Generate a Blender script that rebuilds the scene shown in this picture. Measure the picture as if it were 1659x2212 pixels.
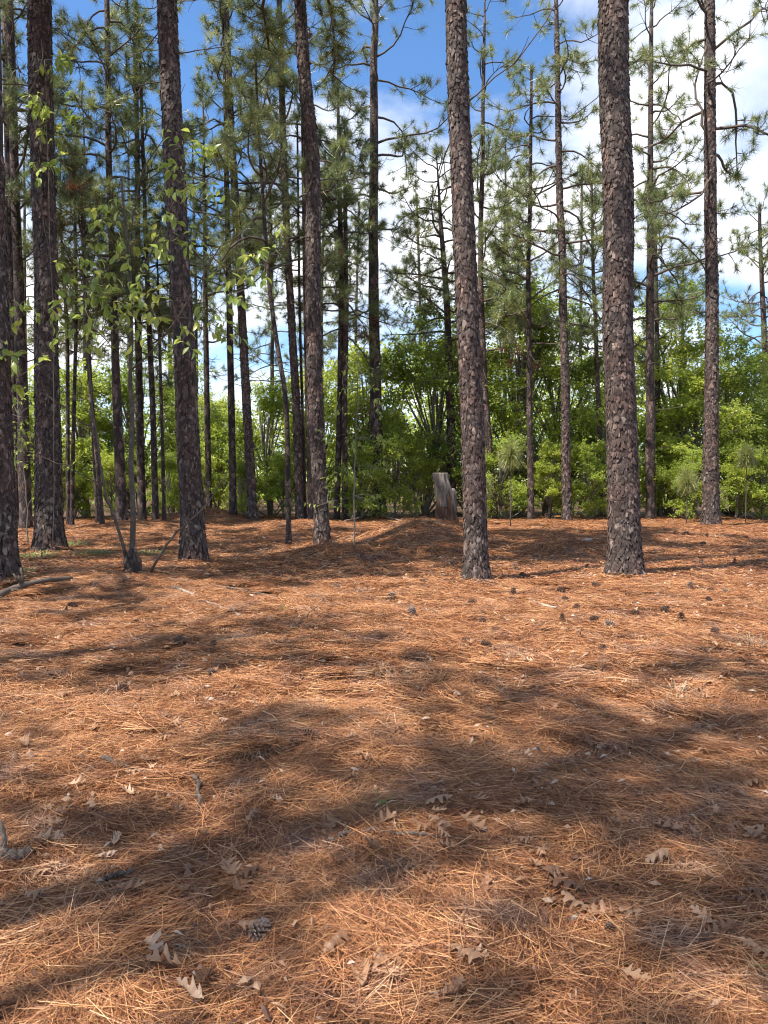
import bpy, math
import numpy as np
from mathutils import Vector

for o in list(bpy.data.objects): bpy.data.objects.remove(o)
scene = bpy.context.scene
COL = scene.collection
R = math.radians

# ------------------------------------------------------------------ camera
EYE = 1.6
F, CX, CY, HORIZON = 1670.0, 829.5, 1106.0, 1037.0      # measured on a 1659 x 2212 view of the photo
PITCH = math.atan((CY - HORIZON) / F)                   # looking slightly down
cam = bpy.data.cameras.new('camera'); camo = bpy.data.objects.new('camera', cam)
COL.objects.link(camo); scene.camera = camo
camo.location = (0, 0, EYE); camo.rotation_euler = (math.pi/2 - PITCH, 0, 0)
cam.sensor_fit = 'VERTICAL'; cam.angle = 2*math.atan(CY / F)
cam.clip_start = 0.05; cam.clip_end = 3000

# ------------------------------------------------------------------ light
SUN_EL = R(60); SUN_H = np.array([-0.85, -0.53]); SUN_H = SUN_H/np.linalg.norm(SUN_H)
sunv = Vector((SUN_H[0]*math.cos(SUN_EL), SUN_H[1]*math.cos(SUN_EL), math.sin(SUN_EL)))
sl = bpy.data.lights.new('sun', 'SUN'); so = bpy.data.objects.new('sun', sl); COL.objects.link(so)
sl.energy = 5.0; sl.angle = R(0.55); sl.color = (1.0, 0.945, 0.86)
so.location = (-8, -8, 20); so.rotation_euler = (-sunv).to_track_quat('-Z', 'Y').to_euler()

world = bpy.data.worlds.new('World'); scene.world = world; world.use_nodes = True
nt = world.node_tree; nt.nodes.clear()
def N(t, kind, **kw):
    n = t.nodes.new(kind)
    for k, v in kw.items(): setattr(n, k, v)
    return n
wo = N(nt, 'ShaderNodeOutputWorld'); bg = N(nt, 'ShaderNodeBackground'); bg.inputs[1].default_value = 0.095
sky = N(nt, 'ShaderNodeTexSky', sky_type='NISHITA', sun_disc=False)
sky.sun_elevation = SUN_EL; sky.sun_rotation = math.atan2(SUN_H[0], SUN_H[1])
sky.air_density = 1.0; sky.dust_density = 0.0; sky.ozone_density = 5.0; sky.altitude = 600
tc = N(nt, 'ShaderNodeTexCoord'); mp = N(nt, 'ShaderNodeMapping')
mp.inputs['Scale'].default_value = (1.0, 1.0, 1.9); mp.inputs['Location'].default_value = (-1.52, 0.27, -1.02)
n1 = N(nt, 'ShaderNodeTexNoise'); n1.inputs['Scale'].default_value = 2.1; n1.inputs['Detail'].default_value = 9
n1.inputs['Roughness'].default_value = 0.53; n1.inputs['Distortion'].default_value = 0.25
rp = N(nt, 'ShaderNodeValToRGB'); rp.color_ramp.elements[0].position = 0.47; rp.color_ramp.elements[1].position = 0.60
n2 = N(nt, 'ShaderNodeTexNoise'); n2.inputs['Scale'].default_value = 5; n2.inputs['Detail'].default_value = 6
r2 = N(nt, 'ShaderNodeValToRGB')
r2.color_ramp.elements[0].position = .3; r2.color_ramp.elements[0].color = (6.0, 6.4, 7.1, 1)
r2.color_ramp.elements[1].position = .62; r2.color_ramp.elements[1].color = (8.6, 8.6, 8.7, 1)
mx = N(nt, 'ShaderNodeMix', data_type='RGBA')
L = nt.links.new
L(tc.outputs['Generated'], mp.inputs[0]); L(mp.outputs[0], n1.inputs['Vector']); L(mp.outputs[0], n2.inputs['Vector'])
L(n1.outputs[0], rp.inputs[0]); L(n2.outputs[0], r2.inputs[0])
L(rp.outputs[0], mx.inputs[0]); hs = N(nt, 'ShaderNodeHueSaturation'); hs.inputs['Saturation'].default_value = 1.1; hs.inputs['Value'].default_value = 1.3
L(sky.outputs[0], hs.inputs['Color']); L(hs.outputs[0], mx.inputs[6]); L(r2.outputs[0], mx.inputs[7])
L(mx.outputs[2], bg.inputs[0]); L(bg.outputs[0], wo.inputs[0])

scene.render.engine = 'CYCLES'
scene.view_settings.view_transform = 'Standard'; scene.view_settings.look = 'None'
scene.cycles.pixel_filter_type = 'BLACKMAN_HARRIS'; scene.cycles.filter_width = 1.15
scene.view_settings.exposure = 1.02; scene.view_settings.gamma = 1.0
scene.view_settings.use_curve_mapping = False
scene.cycles.max_bounces = 3; scene.cycles.diffuse_bounces = 2; scene.cycles.glossy_bounces = 1; scene.cycles.transmission_bounces = 3; scene.cycles.transparent_max_bounces = 4

# ------------------------------------------------------------------ helpers
cp, sp = math.cos(PITCH), math.sin(PITCH)
def ray(px, py):
    u, v = (px - CX)/F, -(py - CY)/F
    return np.array([u, cp + v*sp, -sp + v*cp])
def at(px, py, D):
    r = ray(px, py); return np.array([0, 0, EYE]) + r*(D/r[1])

def vnoise(x, y, seed=0):
    x = np.asarray(x, float); y = np.asarray(y, float)
    xi = np.floor(x); yi = np.floor(y); fx = x-xi; fy = y-yi
    def h(a, b):
        s = np.sin(a*127.1 + b*311.7 + seed*74.7)*43758.5453
        return s - np.floor(s)
    fx = fx*fx*(3-2*fx); fy = fy*fy*(3-2*fy)
    return ((h(xi,yi)*(1-fx)+h(xi+1,yi)*fx)*(1-fy) + (h(xi,yi+1)*(1-fx)+h(xi+1,yi+1)*fx)*fy)*2-1

# low mounds of raked needles: x, y, radius x, radius y, height
MOUNDS = [(0.75, 19.3, 1.6, 1.4, 0.55), (3.75, 16.6, 0.75, 0.6, 0.40), (-0.9, 15.6, 1.0, 0.7, 0.27), (1.9, 20.6, 1.1, 1.2, 0.30),
          (-6.4, 28.5, 1.8, 1.4, 0.45), (-3.9, 12.9, 1.5, 1.0, 0.16), (1.2, 16.0, 1.0, 0.7, 0.20), (-4.5, 11.3, 1.6, 0.9, 0.10),
          (-5.5, 11.2, .6, .55, .09), (-7.2, 16.7, .75, .6, .11), (-3.43, 14.0, .65, .6, .10), (1.47, 12.2, .55, .5, .03), (3.9, 12.5, .65, .6, .03), (-1.38, 17.4, .55, .5, .09), (11.1, 26.2, .8, .7, .1),
          (-2.6, 25.5, 2.2, 1.5, 0.22), (-0.72, 4.45, 0.16, 0.14, 0.07), (-8.2, 25.0, 2.0, 1.5, 0.18), (8.0, 21, 2.2, 1.4, 0.12)]
def gz(x, y):
    x = np.asarray(x, float); y = np.asarray(y, float)
    z = 0.045*vnoise(x*0.45, y*0.45, 1) + 0.014*vnoise(x*1.3, y*1.3, 2)
    z = z*np.clip(60/np.maximum(np.hypot(x, y), 1), 0, 1)
    for mxx, my, rx, ry, h in MOUNDS:
        z = z + h*np.exp(-(((x-mxx)/rx)**2 + ((y-my)/ry)**2)*1.3)
    return z
def on_ground(px, py):
    r = ray(px, py); t = EYE/-r[2]
    for _ in range(12):
        p = np.array([0, 0, EYE]) + r*t
        t = (EYE - float(gz(p[0], p[1])))/-r[2]
    return np.array([0, 0, EYE]) + r*t

def mesh(name, V, F, mat, tint=None, smooth=False, extra=None):
    """F: list of index arrays, each (n, k)."""
    V = np.ascontiguousarray(V, dtype=np.float32)
    m = bpy.data.meshes.new(name)
    m.vertices.add(len(V)); m.vertices.foreach_set('co', V.ravel())
    F = [np.asarray(f, dtype=np.int32) for f in F if len(f)]
    if F:
        idx = np.concatenate([f.ravel() for f in F])
        tot = np.concatenate([np.full(len(f), f.shape[1], np.int32) for f in F])
        st = np.concatenate([[0], np.cumsum(tot)[:-1]]).astype(np.int32)
        m.loops.add(len(idx)); m.loops.foreach_set('vertex_index', idx)
        m.polygons.add(len(tot)); m.polygons.foreach_set('loop_start', st)
        m.update(calc_edges=True)
        m.polygons.foreach_set('use_smooth', np.full(len(tot), smooth))
    if tint is not None:
        a = m.attributes.new('tint', 'FLOAT', 'POINT'); a.data.foreach_set('value', np.ascontiguousarray(tint, dtype=np.float32))
    if extra:
        for k, (ty, v) in extra.items():
            a = m.attributes.new(k, ty, 'POINT')
            a.data.foreach_set('vector' if ty == 'FLOAT_VECTOR' else 'value', np.ascontiguousarray(v).ravel())
    if mat: m.materials.append(mat)
    m.validate(); m.update()
    return m
def link(name, data, parent=None, kind=None):
    o = bpy.data.objects.new(name, data); COL.objects.link(o)
    if parent is not None: o.parent = parent
    if kind: o['kind'] = kind
    return o
def tag(o, label, cat, group=None, kind=None):
    o['label'] = label; o['category'] = cat
    if group: o['group'] = group
    if kind: o['kind'] = kind
    return o
def empty(name, loc):
    o = bpy.data.objects.new(name, None); COL.objects.link(o); o.location = loc; o.empty_display_size = .2
    return o

class MB:
    def __init__(s): s.V = []; s.F = {3: [], 4: []}; s.T = []; s.n = 0
    def add(s, V, faces, tint=0.5):
        V = np.asarray(V, float); s.V.append(V)
        for f in faces:
            f = np.asarray(f)
            if len(f): s.F[f.shape[1]].append(f + s.n)
        s.T.append(np.broadcast_to(np.asarray(tint, float), (len(V),))); s.n += len(V)
    def tube(s, P, rad, k=5, tint=0.5, cap=True):
        P = np.asarray(P, float); n = len(P); rad = np.broadcast_to(np.asarray(rad, float), (n,))
        T = np.gradient(P, axis=0); T /= np.linalg.norm(T, axis=1)[:, None]+1e-9
        ref = np.array([0, 0, 1.]) if abs(T[:, 2]).mean() < .8 else np.array([1., 0, 0])
        A = np.cross(T, ref); A /= np.linalg.norm(A, axis=1)[:, None]+1e-9; B = np.cross(T, A)
        th = np.arange(k)*2*np.pi/k
        V = P[:, None] + rad[:, None, None]*(np.cos(th)[None, :, None]*A[:, None] + np.sin(th)[None, :, None]*B[:, None])
        i = np.arange(n-1)[:, None]*k; j = np.arange(k)[None]; j2 = (j+1) % k
        q = np.stack([i+j, i+j2, i+k+j2, i+k+j], -1).reshape(-1, 4)
        s.add(V.reshape(-1, 3), [q], tint)
        if cap:
            e = np.arange(1, k-1); off = (n-1)*k
            tri = np.stack([np.full(k-2, off), off+e, off+e+1], -1)
            s.F[3].append(tri + s.n - n*k)
            s.F[3].append(np.stack([np.zeros(k-2, int), e+1, e], -1) + s.n - n*k)
    def data(s, name, mat, smooth=True):
        return mesh(name, np.concatenate(s.V), [np.concatenate(f) for f in s.F.values() if f], mat, np.concatenate(s.T), smooth)

# ------------------------------------------------------------------ materials
def newmat(name):
    m = bpy.data.materials.new(name); m.use_nodes = True
    t = m.node_tree; b = t.nodes['Principled BSDF']; return m, t, b
def ramp(t, stops, fac):
    r = N(t, 'ShaderNodeValToRGB'); e = r.color_ramp.elements
    while len(e) < len(stops): e.new(.5)
    for el, (p, c) in zip(e, stops): el.position = p; el.color = (*c, 1)
    t.links.new(fac, r.inputs[0]); return r.outputs[0]
def attr(t, name, kind='GEOMETRY'):
    a = N(t, 'ShaderNodeAttribute', attribute_name=name, attribute_type=kind); return a.outputs['Fac']
def math_(t, op, a, b):
    n = N(t, 'ShaderNodeMath', operation=op)
    for i, v in enumerate((a, b)):
        if isinstance(v, (int, float)): n.inputs[i].default_value = v
        else: t.links.new(v, n.inputs[i])
    return n.outputs[0]
def noise(t, scale, detail=5, coord='Object', sc=(1, 1, 1), rough=.55):
    c = N(t, 'ShaderNodeTexCoord'); m = N(t, 'ShaderNodeMapping'); m.inputs['Scale'].default_value = sc
    n = N(t, 'ShaderNodeTexNoise'); n.inputs['Scale'].default_value = scale; n.inputs['Detail'].default_value = detail
    n.inputs['Roughness'].default_value = rough
    t.links.new(c.outputs[coord], m.inputs[0]); t.links.new(m.outputs[0], n.inputs['Vector']); return n.outputs[0]
def bump(t, b, h, strength=.5, dist=.02):
    n = N(t, 'ShaderNodeBump'); n.inputs['Strength'].default_value = strength; n.inputs['Distance'].default_value = dist
    t.links.new(h, n.inputs['Height']); t.links.new(n.outputs[0], b.inputs['Normal'])

def mat_ground():
    m, t, b = newmat('forest_floor')
    f = math_(t, 'ADD', math_(t, 'MULTIPLY', noise(t, 60, 8, sc=(1, 1, 1)), .6), math_(t, 'MULTIPLY', noise(t, 1.1, 4), .4))
    t.links.new(ramp(t, [(.3, (.03, .015, .009)), (.5, (.09, .04, .02)), (.7, (.20, .095, .045))], f), b.inputs[0])
    b.inputs['Roughness'].default_value = .95; bump(t, b, noise(t, 45, 6), .8, .03); return m
def mat_litter():
    m, t, b = newmat('pine_straw')
    gp = N(t, 'ShaderNodeNewGeometry'); nn = N(t, 'ShaderNodeTexNoise'); nn.inputs['Scale'].default_value = 1.3; nn.inputs['Detail'].default_value = 5; nn.inputs['Roughness'].default_value = .65
    t.links.new(gp.outputs['Position'], nn.inputs['Vector']); it = math_(t, 'ADD', math_(t, 'MULTIPLY', math_(t, 'SUBTRACT', nn.outputs[0], .5), 2.2), .5)
    v = math_(t, 'ADD', math_(t, 'MULTIPLY', attr(t, 'tint'), .72), math_(t, 'MULTIPLY', it, .28))
    c = ramp(t, [(0.0, (.022, .010, .006)), (.22, (.10, .036, .016)), (.45, (.27, .103, .041)), (.70, (.47, .215, .086)), (.9, (.63, .355, .165)), (1., (.48, .38, .29))], v)
    n3 = N(t, 'ShaderNodeTexNoise'); n3.inputs['Scale'].default_value = 2.1; n3.inputs['Detail'].default_value = 6; n3.inputs['Roughness'].default_value = .7
    t.links.new(gp.outputs['Position'], n3.inputs['Vector'])
    old = N(t, 'ShaderNodeHueSaturation'); old.inputs['Saturation'].default_value = .5; old.inputs['Value'].default_value = .72; t.links.new(c, old.inputs['Color'])
    mo = N(t, 'ShaderNodeMix', data_type='RGBA'); t.links.new(ramp(t, [(.52, (0, 0, 0)), (.68, (.5, .5, .5))], n3.outputs[0]), mo.inputs[0])
    t.links.new(c, mo.inputs[6]); t.links.new(old.outputs[0], mo.inputs[7]); c = mo.outputs[2]
    t.links.new(c, b.inputs[0]); b.inputs['Roughness'].default_value = .55; b.inputs['Specular IOR Level'].default_value = .35
    return m
def mat_bark(name, dark, mid, light, scale=9., plates=True):
    m, t, b = newmat(name)
    c = N(t, 'ShaderNodeTexCoord'); mp = N(t, 'ShaderNodeMapping'); mp.inputs['Scale'].default_value = (1, 1, .55)
    nz = N(t, 'ShaderNodeTexNoise'); nz.inputs['Scale'].default_value = 7; nz.inputs['Detail'].default_value = 4
    ad = N(t, 'ShaderNodeVectorMath', operation='MULTIPLY_ADD'); ad.inputs[1].default_value = (.12, .12, .12)
    t.links.new(c.outputs['Object'], mp.inputs[0]); t.links.new(mp.outputs[0], nz.inputs['Vector'])
    t.links.new(nz.outputs['Color'], ad.inputs[0]); t.links.new(mp.outputs[0], ad.inputs[2])
    vo = N(t, 'ShaderNodeTexVoronoi', feature='DISTANCE_TO_EDGE'); vo.inputs['Scale'].default_value = scale
    vc = N(t, 'ShaderNodeTexVoronoi', feature='F1'); vc.inputs['Scale'].default_value = scale
    for v in (vo, vc): t.links.new(ad.outputs[0], v.inputs['Vector'])
    sep = N(t, 'ShaderNodeSeparateColor'); t.links.new(vc.outputs['Color'], sep.inputs[0])
    fine = noise(t, 40, 6, sc=(1, 1, .4))
    f = math_(t, 'ADD', math_(t, 'MULTIPLY', sep.outputs[0], .55), math_(t, 'MULTIPLY', fine, .45))
    if plates: f = math_(t, 'ADD', math_(t, 'MULTIPLY', f, .68), math_(t, 'MULTIPLY', attr(t, 'tint'), .4))
    base = ramp(t, [(.15, dark), (.5, mid), (.9, light)], f)
    red = N(t, 'ShaderNodeMix', data_type='RGBA', blend_type='MULTIPLY'); red.inputs[0].default_value = 1.
    t.links.new(base, red.inputs[6]); t.links.new(ramp(t, [(.42, (1, 1, 1)), (.62, (1.14, .94, .88))], noise(t, 1.7, 5)), red.inputs[7]); base = red.outputs[2]
    edge = ramp(t, [(0., (.28, .22, .2)), (.09, (1, 1, 1))], vo.outputs[0])
    mul = N(t, 'ShaderNodeMix', data_type='RGBA', blend_type='MULTIPLY'); mul.inputs[0].default_value = .0 if plates else 1.
    t.links.new(base, mul.inputs[6]); t.links.new(edge, mul.inputs[7]); t.links.new(mul.outputs[2], b.inputs[0])
    b.inputs['Roughness'].default_value = .85
    h = math_(t, 'ADD', math_(t, 'MULTIPLY', math_(t, 'MINIMUM', vo.outputs[0], .12), 0. if plates else 6.), math_(t, 'MULTIPLY', fine, .5))
    bump(t, b, h, .9, .02); return m
def mat_leaf(name, stops, trans=.35, rough=.5, spec=.4):
    m, t, b = newmat(name)
    c = ramp(t, stops, attr(t, 'tint')); t.links.new(c, b.inputs[0]); b.inputs['Roughness'].default_value = rough
    b.inputs['Specular IOR Level'].default_value = spec
    tr = N(t, 'ShaderNodeBsdfTranslucent'); hs = N(t, 'ShaderNodeHueSaturation'); hs.inputs['Value'].default_value = 1.5; hs.inputs['Hue'].default_value = .485
    t.links.new(c, hs.inputs['Color']); t.links.new(hs.outputs[0], tr.inputs[0])
    ms = N(t, 'ShaderNodeMixShader'); ms.inputs[0].default_value = trans
    t.links.new(b.outputs[0], ms.inputs[1]); t.links.new(tr.outputs[0], ms.inputs[2])
    t.links.new(ms.outputs[0], t.nodes['Material Output'].inputs[0]); return m
def mat_tint(name, stops, rough=.8, nscale=30, nmix=.35, bmp=.4):
    m, t, b = newmat(name)
    f = math_(t, 'ADD', math_(t, 'MULTIPLY', attr(t, 'tint'), 1-nmix), math_(t, 'MULTIPLY', noise(t, nscale, 6), nmix))
    t.links.new(ramp(t, stops, f), b.inputs[0]); b.inputs['Roughness'].default_value = rough
    if bmp: bump(t, b, noise(t, nscale*2, 5), bmp, .01)
    return m

M_GROUND = mat_ground(); M_LITTER = mat_litter()
M_BARK = mat_bark('pine_bark', (.018, .012, .010), (.058, .040, .033), (.20, .15, .125), 8, False)
M_PLATE = mat_bark('pine_bark_plate', (.017, .012, .010), (.066, .046, .038), (.31, .25, .21), 20, True)
M_BRANCH = mat_tint('pine_branch', [(.2, (.05, .036, .028)), (.8, (.15, .11, .085))], .85)
M_NEEDLE = mat_leaf('pine_needle', [(0, (.24, .085, .03)), (.07, (.18, .085, .03)), (.12, (.085, .12, .05)), (.5, (.185, .225, .08)), (.8, (.27, .29, .09)), (1, (.36, .36, .12))], .38, .35, .6)
M_OAK = mat_leaf('oak_leaf', [(0, (.11, .16, .03)), (.5, (.28, .37, .05)), (.85, (.42, .48, .075)), (1, (.55, .55, .13))], .5, .4, .5)
M_SAP = mat_leaf('sapling_leaf', [(0, (.10, .15, .035)), (.5, (.22, .31, .06)), (1, (.42, .46, .10))], .48, .35, .6)
M_OAKBARK = mat_tint('oak_bark', [(.2, (.07, .06, .048)), (.55, (.18, .155, .125)), (.8, (.32, .29, .25))], .9, 14, .7)
M_SAPBARK = mat_tint('sapling_bark', [(.2, (.03, .024, .018)), (.55, (.085, .068, .052)), (.8, (.2, .17, .14))], .9, 14, .7)
M_DEAD = mat_leaf('dead_oak_leaf', [(0, (.08, .035, .02)), (.4, (.26, .135, .07)), (.75, (.44, .27, .155)), (1, (.54, .45, .37))], .18, .5, .4)
M_CONE = mat_tint('cone_scale', [(0, (.05, .026, .02)), (.5, (.15, .08, .05)), (1, (.36, .29, .24))], .75, 50, .25)
M_STICK = mat_tint('dead_wood', [(.15, (.025, .018, .014)), (.5, (.15, .11, .082)), (.9, (.52, .44, .36))], .9, 40, .6, 1.)
M_STRAWGREY = mat_tint('dry_grass', [(0, (.08, .05, .03)), (.5, (.24, .16, .10)), (1, (.45, .35, .26))], .6, 20, .2, 0)
M_GRASS = mat_leaf('green_blade', [(0, (.06, .10, .03)), (1, (.22, .30, .10))], .3)

# ------------------------------------------------------------------ ground
def build_ground():
    rng = np.random.default_rng(5)
    def axis(a, b, s0, far, g):
        p = list(np.arange(a, b, s0)); s = s0; x = p[-1]
        while x < far: s *= g; x += s; p.append(x)
        s = s0; x = a; q = []
        while x > -far: s *= g; x -= s; q.append(x)
        return np.array(q[::-1] + p)
    xs = axis(-13, 13, .14, 900, 1.35); ys = axis(.5, 30, .14, 900, 1.35)
    X, Y = np.meshgrid(xs, ys, indexing='ij'); Z = gz(X, Y)
    V = np.stack([X, Y, Z], -1).reshape(-1, 3); a, b = len(xs), len(ys)
    i = np.arange(a-1)[:, None]*b; j = np.arange(b-1)[None]
    q = np.stack([i+j, i+b+j, i+b+j+1, i+j+1], -1).reshape(-1, 4)
    o = link('ground', mesh('ground', V, [q], M_GROUND, smooth=True), kind='structure')
build_ground()

def build_litter():
    """Pine straw: bundles of needles laid over the ground, one object."""
    rng = np.random.default_rng(11)
    K = 9; V = []; Fq = []; T = []; pid = []; n = 0
    for k in range(K):
        zn = k//3; cnt = (2900, 2500, 120)[zn]; wd = (.00095, .0015, .0030)[zn]; rad = (.42, .46, .24)[zn]
        a0 = rng.uniform(0, 6.28, cnt)
        if zn < 2: rr = rad*np.sqrt(rng.random(cnt))*rng.uniform(.72, 1., cnt)
        else: rr = np.abs(rng.normal(0, rad, cnt))
        cx_, cy_ = rr*np.cos(a0), rr*np.sin(a0)
        Ln = rng.uniform(.09, .27, cnt)*(1, 1.05, 1.2)[zn]
        a = rng.uniform(0, 3.14)+1.5*vnoise(cx_*3+k*9, cy_*3, 21)+rng.normal(0, .75, cnt)
        lump = .014*vnoise(cx_*5+k*7, cy_*5, 22)+.012*vnoise(cx_*12+k*5, cy_*12, 23)
        if zn == 2: lump = lump*0
        cz = .014+lump+np.abs(rng.normal(0, .012, cnt))
        c = np.stack([cx_, cy_, cz], -1); d = np.stack([np.cos(a), np.sin(a), rng.normal(0, .11, cnt)], -1)
        sd = np.stack([-np.sin(a), np.cos(a), 0*a], -1); bend = (rng.normal(0, .10, cnt)*Ln)[:, None]
        roll = rng.uniform(-.9, .9, cnt)[:, None]; sv = sd*np.cos(roll)+np.array([[0, 0, 1.]])*np.sin(roll); w = (wd*rng.uniform(.7, 1.3, cnt))[:, None]
        pts = []
        for u, ww in ((-.5, 1.), (0, 1.), (.5, .45)):
            p = c+d*u*Ln[:, None]+sd*bend*(1-4*u*u); pts += [p-sv*w*ww, p+sv*w*ww]
        V.append(np.stack(pts, 1).reshape(-1, 3)); b0 = n+np.arange(cnt)[:, None]*6
        Fq.append(np.concatenate([b0+np.array([[0, 2, 3, 1]]), b0+np.array([[2, 4, 5, 3]])]))
        t = np.clip(rng.beta(1.7, 1.6, cnt), 0, 1); t[rng.random(cnt) < .05] = 1.; T.append(np.repeat(t, 6)); pid.append(np.full(cnt*6, -(k+1))); n += cnt*6
    V = np.concatenate(V); Fq = np.concatenate(Fq); T = np.concatenate(T); pid = np.concatenate(pid)
    nb = n; P = []; kk = []; rot = []; scl = []; it = []
    def zone(y0, y1, dens, z, side, clear=0):
        st = 1/math.sqrt(dens); xm = .56*y1+side
        x, y = np.meshgrid(np.arange(-xm, xm, st), np.arange(y0, y1, st)); x = x.ravel()+rng.uniform(-.55, .55, x.size)*st; y = y.ravel()+rng.uniform(-.55, .55, y.size)*st
        k_ = np.abs(x) < .56*y+side; x, y = x[k_], y[k_]; m = len(x)
        zz = gz(x, y) + rng.uniform(-.006, .010, m)
        e = .05; nx = (gz(x+e, y)-gz(x-e, y))/(2*e); ny = (gz(x, y+e)-gz(x, y-e))/(2*e)
        P.append(np.stack([x, y, zz], -1)); kk.append(rng.integers(z*3+1, z*3+4, m))
        # flow: needles tend to lie across the view in drifts
        flow = vnoise(x*.8, y*.8, 9)*1.4 + rng.normal(0, .9, m)
        # approximate slope alignment with euler XYZ (z spin applied last)
        gx = nx*np.cos(flow)+ny*np.sin(flow); gy = -nx*np.sin(flow)+ny*np.cos(flow)
        rot.append(np.stack([np.arctan(gy)+rng.normal(0, .05, m), -np.arctan(gx)+rng.normal(0, .05, m), flow], -1))
        scl.append(rng.uniform(.8, 1.25, m))
        it.append(np.clip(.5+.42*vnoise(x*1.1, y*1.1, 4)+.22*vnoise(x*3.7, y*3.7, 6)+rng.normal(0, .14, m), 0, 1))
    zone(1.0, 5.4, 7, 0, 1.6); zone(5.2, 11.8, 4.6, 1, 1.6); zone(11.4, 33, 13, 2, 2.5)
    P = np.concatenate(P); m = len(P)
    V = np.concatenate([np.array(V), P]); pid = np.concatenate([pid, np.concatenate(kk)]).astype(np.int32)
    z0 = np.zeros(nb)
    ex = {'pid': ('INT', pid), 'rot': ('FLOAT_VECTOR', np.concatenate([np.zeros((nb, 3)), np.concatenate(rot)]).astype(np.float32)),
          'scl': ('FLOAT', np.concatenate([z0+1, np.concatenate(scl)]).astype(np.float32)), 'itint': ('FLOAT', np.concatenate([z0, np.concatenate(it)]).astype(np.float32))}
    me = mesh('pine_straw', V, [np.array(Fq)], M_LITTER, np.concatenate([T, np.zeros(m)]), extra=ex)
    o = link('pine_straw', me); tag(o, 'thick rusty orange carpet of fallen pine needles over the whole ground', 'pine straw', kind='stuff')
    g = bpy.data.node_groups.new('scatter_straw', 'GeometryNodeTree')
    g.interface.new_socket('Geometry', in_out='INPUT', socket_type='NodeSocketGeometry'); g.interface.new_socket('Geometry', in_out='OUTPUT', socket_type='NodeSocketGeometry')
    gi = g.nodes.new('NodeGroupInput'); go = g.nodes.new('NodeGroupOutput'); jn = g.nodes.new('GeometryNodeJoinGeometry')
    def na(name, ty):
        a = g.nodes.new('GeometryNodeInputNamedAttribute'); a.data_type = ty; a.inputs[0].default_value = name; return a.outputs[0]
    pa, ra, sa = na('pid', 'INT'), na('rot', 'FLOAT_VECTOR'), na('scl', 'FLOAT')
    def sep(v):
        c = g.nodes.new('FunctionNodeCompare'); c.data_type = 'INT'; c.operation = 'EQUAL'; g.links.new(pa, c.inputs[2]); c.inputs[3].default_value = v
        s = g.nodes.new('GeometryNodeSeparateGeometry'); s.domain = 'POINT'; g.links.new(gi.outputs[0], s.inputs[0]); g.links.new(c.outputs[0], s.inputs[1]); return s.outputs[0]
    e2r = g.nodes.new('FunctionNodeEulerToRotation'); g.links.new(ra, e2r.inputs[0])
    for k in range(1, K+1):
        io = g.nodes.new('GeometryNodeInstanceOnPoints')
        g.links.new(sep(k), io.inputs['Points']); g.links.new(sep(-k), io.inputs['Instance'])
        g.links.new(e2r.outputs[0], io.inputs['Rotation']); g.links.new(sa, io.inputs['Scale'])
        g.links.new(io.outputs[0], jn.inputs[0])
    sm = g.nodes.new('GeometryNodeSetMaterial'); sm.inputs['Material'].default_value = M_LITTER
    g.links.new(jn.outputs[0], sm.inputs[0]); g.links.new(sm.outputs[0], go.inputs[0])
    md = o.modifiers.new('scatter', 'NODES'); md.node_group = g
build_litter()

# ------------------------------------------------------------------ pines
def needle_fan(rng, C, Dr, n, Ln, w, tint, spread=1.0, droop=.25, two=False):
    """n needles round each tuft centre; returns V, tris, tint."""
    m = len(C)
    d = Dr[:, None]*rng.uniform(.0, .9, (m, n, 1)) + spread*rng.normal(0, .8, (m, n, 3)); d /= np.linalg.norm(d, axis=2)[..., None]+1e-9
    Lk = Ln[:, None, None]*rng.uniform(.65, 1.1, (m, n, 1))
    base = C[:, None] - Dr[:, None]*rng.uniform(-.02, .13, (m, n, 1))*(Ln[:, None, None]/.25)
    tip = base + d*Lk; tip[..., 2] -= droop*Lk[..., 0]*rng.uniform(.2, 1, (m, n))*(1-np.abs(d[..., 2]))
    s = np.cross(d, rng.normal(0, 1, (m, n, 3))); s /= np.linalg.norm(s, axis=2)[..., None]+1e-9
    tt = np.clip(tint[:, None]+rng.normal(0, .07, (m, n)), 0, 1)
    if not two:
        V = np.stack([base-s*w, base+s*w, tip], 2).reshape(-1, 3)
        return V, np.arange(m*n*3).reshape(-1, 3), np.repeat(tt.ravel(), 3)
    mid = base + d*Lk*.55
    V = np.stack([base-s*w, base+s*w, mid+s*w, mid-s*w, tip], 2).reshape(-1, 3); b = np.arange(m*n)[:, None]*5
    f = np.concatenate([b+np.array([[0, 1, 2]]), b+np.array([[0, 2, 3]]), b+np.array([[3, 2, 4]])])
    return V, f, np.repeat(tt.ravel(), 5)

def smoothpath(P, n):
    P = np.asarray(P, float); t = np.linspace(0, 1, len(P)); u = np.linspace(0, 1, n)
    out = np.stack([np.interp(u, t, P[:, i]) for i in range(P.shape[1])], -1)
    for _ in range(max(1, n//(len(P)*2))):
        out[1:-1] = .25*out[:-2] + .5*out[1:-1] + .25*out[2:]
    return out

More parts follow.
